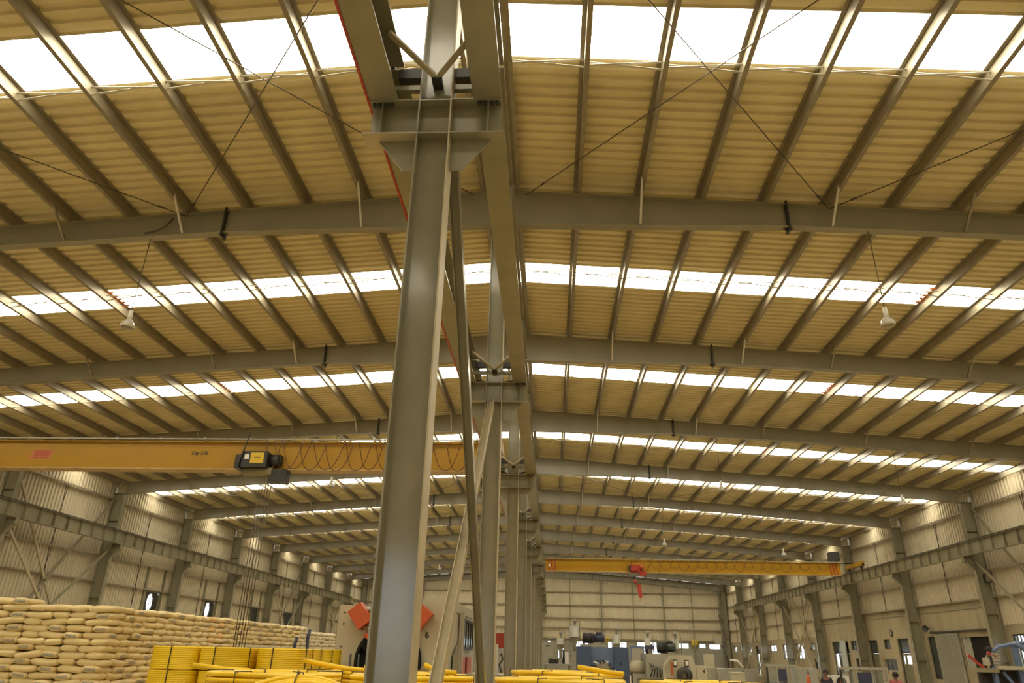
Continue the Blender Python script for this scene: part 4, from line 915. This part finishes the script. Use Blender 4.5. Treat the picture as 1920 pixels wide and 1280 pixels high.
t = thing('red_fan_case', 'small white cased machine with a dark opening beside the navy shirt person', 'machine', (13.3, 33.5, 0)); MB().box(-.35, .35, 0, .5, 0, 1.55).obj('case', M['white'], t); MB().lathe([(0, .0), (.17, .0), (.2, .03), (.2, .06)], n=18).obj('opening', M['dark'], t, (0, -.02, 1.3), (PI/2, 0, 0)); MB().box(-.06, .06, -.04, 0, 1.15, 1.35).obj('label_plate', M['red'], t)
for (x, y, w_, h_, z_, m_, lab) in ((8.55, 31.6, .5, 1.62, 0, 'machine', 'cream carton stack behind the yellow heap, right of the grey machine numbered 3'), (10.2, 32.5, .55, 1.95, 0, 'machine_shade', 'brown crate stack behind the glazed guard frame'), (11.2, 33.5, .6, 1.9, 0, 'plaster', 'buff crate stack beside the brown crate stack')):
    t = thing('crate_stack', lab, 'crate', (x, y, 0))
    n_ = 4
    for i in range(n_): MB().box(-w_/2-.02*(i % 2), w_/2+.02*(i % 2), -.25, .25, h_*i/n_+.01, h_*(i+1)/n_).box(-w_/2-.03, w_/2+.03, -.27, .27, h_*(i+1)/n_-.05, h_*(i+1)/n_-.01).obj('crate', M[m_], t)
# blue framed machine at the right edge
t = thing('blue_frame_machine', 'blue tubular frame machine with red lever arm at the right edge', 'machine', (0, 25, 0))
bl = M['blue_light']
MB().tube([(15.05, 0, 2.48), (15.25, 0, 2.62), (15.9, 0, 2.74), (16.55, 0, 2.74)], .06, 8).obj('arch_tube', bl, t)
MB().bar((14.95, 0, 0), (14.95, 0, 2.05), .12, .12).obj('post', bl, t); MB().bar((15.75, 0, 0), (15.72, 0, 2.7), .14, .14).obj('post', bl, t)
MB().tube([(15.7, -.1, 2.74), (15.9, -.1, 2.62), (16.35, -.1, 2.05), (16.6, -.1, 1.5), (16.75, -.1, .6), (16.8, -.1, 0)], .07, 8).obj('arch_tube', bl, t)
MB().tube([(16.9, -.3, 2.6), (16.35, -.2, 2.2), (16.2, -.2, 2.05), (16.3, -.2, 1.85), (16.7, -.3, 1.8)], .045, 8).obj('hoop', M['blue'], t); MB().bar((15.2, 0, 1.9), (15.55, 0, 1.4), .08, .08).obj('strut', bl, t)
MB().bar((14.2, -.1, 2.36), (14.62, -.1, 1.98), .07, .07).obj('lever', M['red'], t); MB().box(14.55, 15.0, -.2, .3, 1.88, 2.0).obj('beam', M['machine_shade'], t); MB().box(15.0, 15.8, -.2, .4, 1.97, 2.07).obj('tray', M['machine'], t)
MB().box(14.6, 15.75, .2, .35, 1.5, 1.95).obj('panel', M['dark'], t); MB().lathe([(0, -.04), (.05, -.035), (.055, .035), (0, .04)], n=14).obj('red_wheel', M['red'], t, (14.9, .0, 2.42), (PI/2, 0, 0)); MB().box(14.72, 14.86, -.05, .1, 2.07, 2.3).obj('valve', M['machine'], t); MB().bar((14.92, .02, 2.0), (14.92, .02, 2.35), .09, .09).obj('stem', M['dark'], t)
MB().bar((16.25, -.3, 2.02), (16.8, -.4, 1.8), .16, .1).obj('red_arm', M['red'], t); MB().cyl((16.3, -.3, 1.78), (16.8, -.3, 1.74), .06, 10).obj('orange_roller', M['orange'], t); MB().box(14.2, 16.2, .3, 1.2, 0, 1.45).obj('bed', M['machine_shade'], t)
MB().box(15.5, 15.9, -.3, .2, 1.3, 1.6).obj('red_block', M['red'], t)
t = thing('yellow_crate', 'small flat yellow crate top at lower right', 'crate', (13.2, 22, 0)); MB().box(-.35, .35, -.25, .25, 1.18, 1.46).obj('crate_body', M['pipe'], t); MB().box(-.4, .4, -.3, .3, 0, 1.18).obj('stand', M['steel'], t)
MB().box(-.37, .37, -.27, .27, 1.42, 1.46).obj('rim', M['pipe'], t)
# ================================================================== PEOPLE
def skin_obj(name, verts, edges, rad, m, parent, sub=2):
    me = bpy.data.meshes.new(name); me.from_pydata(verts, edges, []); me.materials.append(m); o = ob(name, me, parent)
    md = o.modifiers.new('skin', 'SKIN'); md.use_smooth_shade = True
    sv = me.skin_vertices[0].data
    for i, r in enumerate(rad): sv[i].radius = r if isinstance(r, tuple) else (r, r); sv[i].use_root = (i == 0)
    s = o.modifiers.new('sub', 'SUBSURF'); s.levels = sub; s.render_levels = sub; return o
def person(label, loc, rotz, shirt, pose):
    t = thing('person', label, 'person', loc, (0, 0, rotz))
    J = {'pelvis': (0,0,.95), 'waist': (0,0,1.10), 'chest': (0,.01,1.32), 'neck': (0,0,1.47), 'jaw': (0,.015,1.55), 'head': (0,.02,1.64), 'crown': (0,.01,1.73),
         'shl': (-.17,0,1.42), 'ell': (-.24,.02,1.14), 'wrl': (-.22,.16,.94), 'shr': (.17,0,1.42), 'elr': (.24,.02,1.14), 'wrr': (.22,.16,.94),
         'hil': (-.09,0,.92), 'knl': (-.10,.03,.5), 'anl': (-.10,0,.08), 'tol': (-.11,.15,.03), 'hir': (.09,0,.92), 'knr': (.10,.03,.5), 'anr': (.10,0,.08), 'tor': (.11,.15,.03)}
    J.update(pose); names = list(J); idx = {n: i for i, n in enumerate(names)}
    E = [('pelvis','waist'),('waist','chest'),('chest','neck'),('neck','jaw'),('jaw','head'),('head','crown'),('chest','shl'),('shl','ell'),('ell','wrl'),('chest','shr'),('shr','elr'),('elr','wrr'),
         ('pelvis','hil'),('hil','knl'),('knl','anl'),('anl','tol'),('pelvis','hir'),('hir','knr'),('knr','anr'),('anr','tor')]
    Rr = {'pelvis': (.13,.10), 'waist': (.125,.095), 'chest': (.14,.10), 'neck': .052, 'jaw': (.06,.07), 'head': (.078,.095), 'crown': (.05,.06), 'shl': .055, 'shr': .055, 'ell': .04, 'elr': .04, 'wrl': .028, 'wrr': .028, 'hil': .085, 'hir': .085, 'knl': .058, 'knr': .058, 'anl': .042, 'anr': .042, 'tol': .035, 'tor': .035}
    vs = [J[n] for n in names]; ed = [(idx[a], idx[b]) for a, b in E]; rad = [tuple(q*.82 for q in Rr[n]) if n in ('pelvis', 'waist', 'chest') else Rr[n] for n in names]
    for s, wr, el in (('l', 'wrl', 'ell'), ('r', 'wrr', 'elr')):     # palms and five bent fingers
        w_, e_ = Vector(J[wr]), Vector(J[el]); d = (w_-e_).normalized(); sx = Vector((1,0,0)) if abs(d.x) < .8 else Vector((0,0,1)); sx = (sx-d*sx.dot(d)).normalized(); nn = d.cross(sx)
        pi_ = len(vs); vs.append(tuple(w_+d*.06)); rad.append((.04,.02)); ed.append((idx[wr], pi_))
        for q, (off, ln) in enumerate(((-.03,.065),(-.01,.075),(.01,.07),(.03,.055))):
            a = len(vs); vs.append(tuple(w_+d*(.10+ln*.4)+sx*off)); vs.append(tuple(w_+d*(.10+ln*.85)+sx*off+nn*.025)); rad += [.0095, .008]; ed += [(pi_, a), (a, a+1)]
        a = len(vs); vs.append(tuple(w_+d*.07+sx*.05)); vs.append(tuple(w_+d*.11+sx*.06+nn*.01)); rad += [.011, .009]; ed += [(pi_, a), (a, a+1)]
    skin_obj('body', vs, ed, rad, M['skin'], t)
    def sub(name, ns, es, sc, m):
        ix = {n: i for i, n in enumerate(ns)}
        return skin_obj(name, [J[n] if n in J else n for n in ns], [(ix[a], ix[b]) for a, b in es], [tuple(q*sc for q in (Rr[n] if isinstance(Rr[n], tuple) else (Rr[n], Rr[n]))) for n in ns], m, t)
    for s in 'lr': J['md'+s] = tuple((Vector(J['sh'+s])+Vector(J['el'+s])*2)/3); Rr['md'+s] = .045
    sub('shirt', ['pelvis','waist','chest','shl','mdl','shr','mdr'], [('pelvis','waist'),('waist','chest'),('chest','shl'),('shl','mdl'),('chest','shr'),('shr','mdr')], 1.24, shirt)
    sub('trousers', ['pelvis','hil','knl','anl','hir','knr','anr'], [('pelvis','hil'),('hil','knl'),('knl','anl'),('pelvis','hir'),('hir','knr'),('knr','anr')], 1.14, M['trouser'])
    h = Vector(J['head']); m = MB()
    m.lathe([(.105, -.02), (.112, .04), (.10, .09), (.06, .13), (0, .145)], n=18).obj('hair', M['hair'], t, h+Vector((0, -.022, 0)), (.25, 0, 0))
    for s in (-1, 1): MB().lathe([(0, -.014), (.014, 0), (0, .014)], n=8).obj('eye', M['white'], t, h+Vector((s*.032, .085, .0))); MB().lathe([(0, -.03), (.016, -.01), (.018, .015), (0, .03)], n=8).obj('ear', M['skin'], t, h+Vector((s*.088, -.005, -.01)))
    MB().lathe([(0, .02), (.010, 0), (.016, -.03), (0, -.035)], n=8).obj('nose', M['skin'], t, h+Vector((0, .10, -.015))); MB().box(-.025, .025, -.006, .006, -.005, .005).obj('mouth', M['red'], t, h+Vector((0, .088, -.062)))
    return t
person('person in a faded red shirt seen from behind, one hand raised to the head', (14.15, 30.2, 0), .15, M['shirt_red'], {'shl': (-.18,0,1.44), 'ell': (-.40,.08,1.50), 'wrl': (-.22,.14,1.70)})
person('person in a dark navy shirt standing between the two glazed machines', (12.75, 33.6, 0), 2.7, M['shirt_navy'], {})
t = thing('platform', 'raised platform under the person in the striped grey shirt', 'platform', (16.75, 28.1, 0)); MB().box(-.6, .6, -.5, .5, .95, 1.02).obj('deck', M['steel'], t)
for x in (-.55, .55):
    for y in (-.45, .45): MB().box(x-.04, x+.04, y-.04, y+.04, 0, .95).obj('leg', M['steel'], t)
person('person in a striped grey shirt leaning over behind the blue frame machine', (16.75, 28.0, 1.02), .2, M['shirt_stripe'], {'chest': (0,.06,1.30), 'neck': (0,.14,1.42), 'jaw': (0,.19,1.47), 'head': (0,.22,1.54), 'crown': (0,.22,1.63), 'shl': (-.18,.08,1.40), 'shr': (.18,.08,1.40), 'ell': (-.24,.2,1.16), 'wrl': (-.16,.42,1.1), 'elr': (.24,.2,1.16), 'wrr': (.16,.42,1.1)})
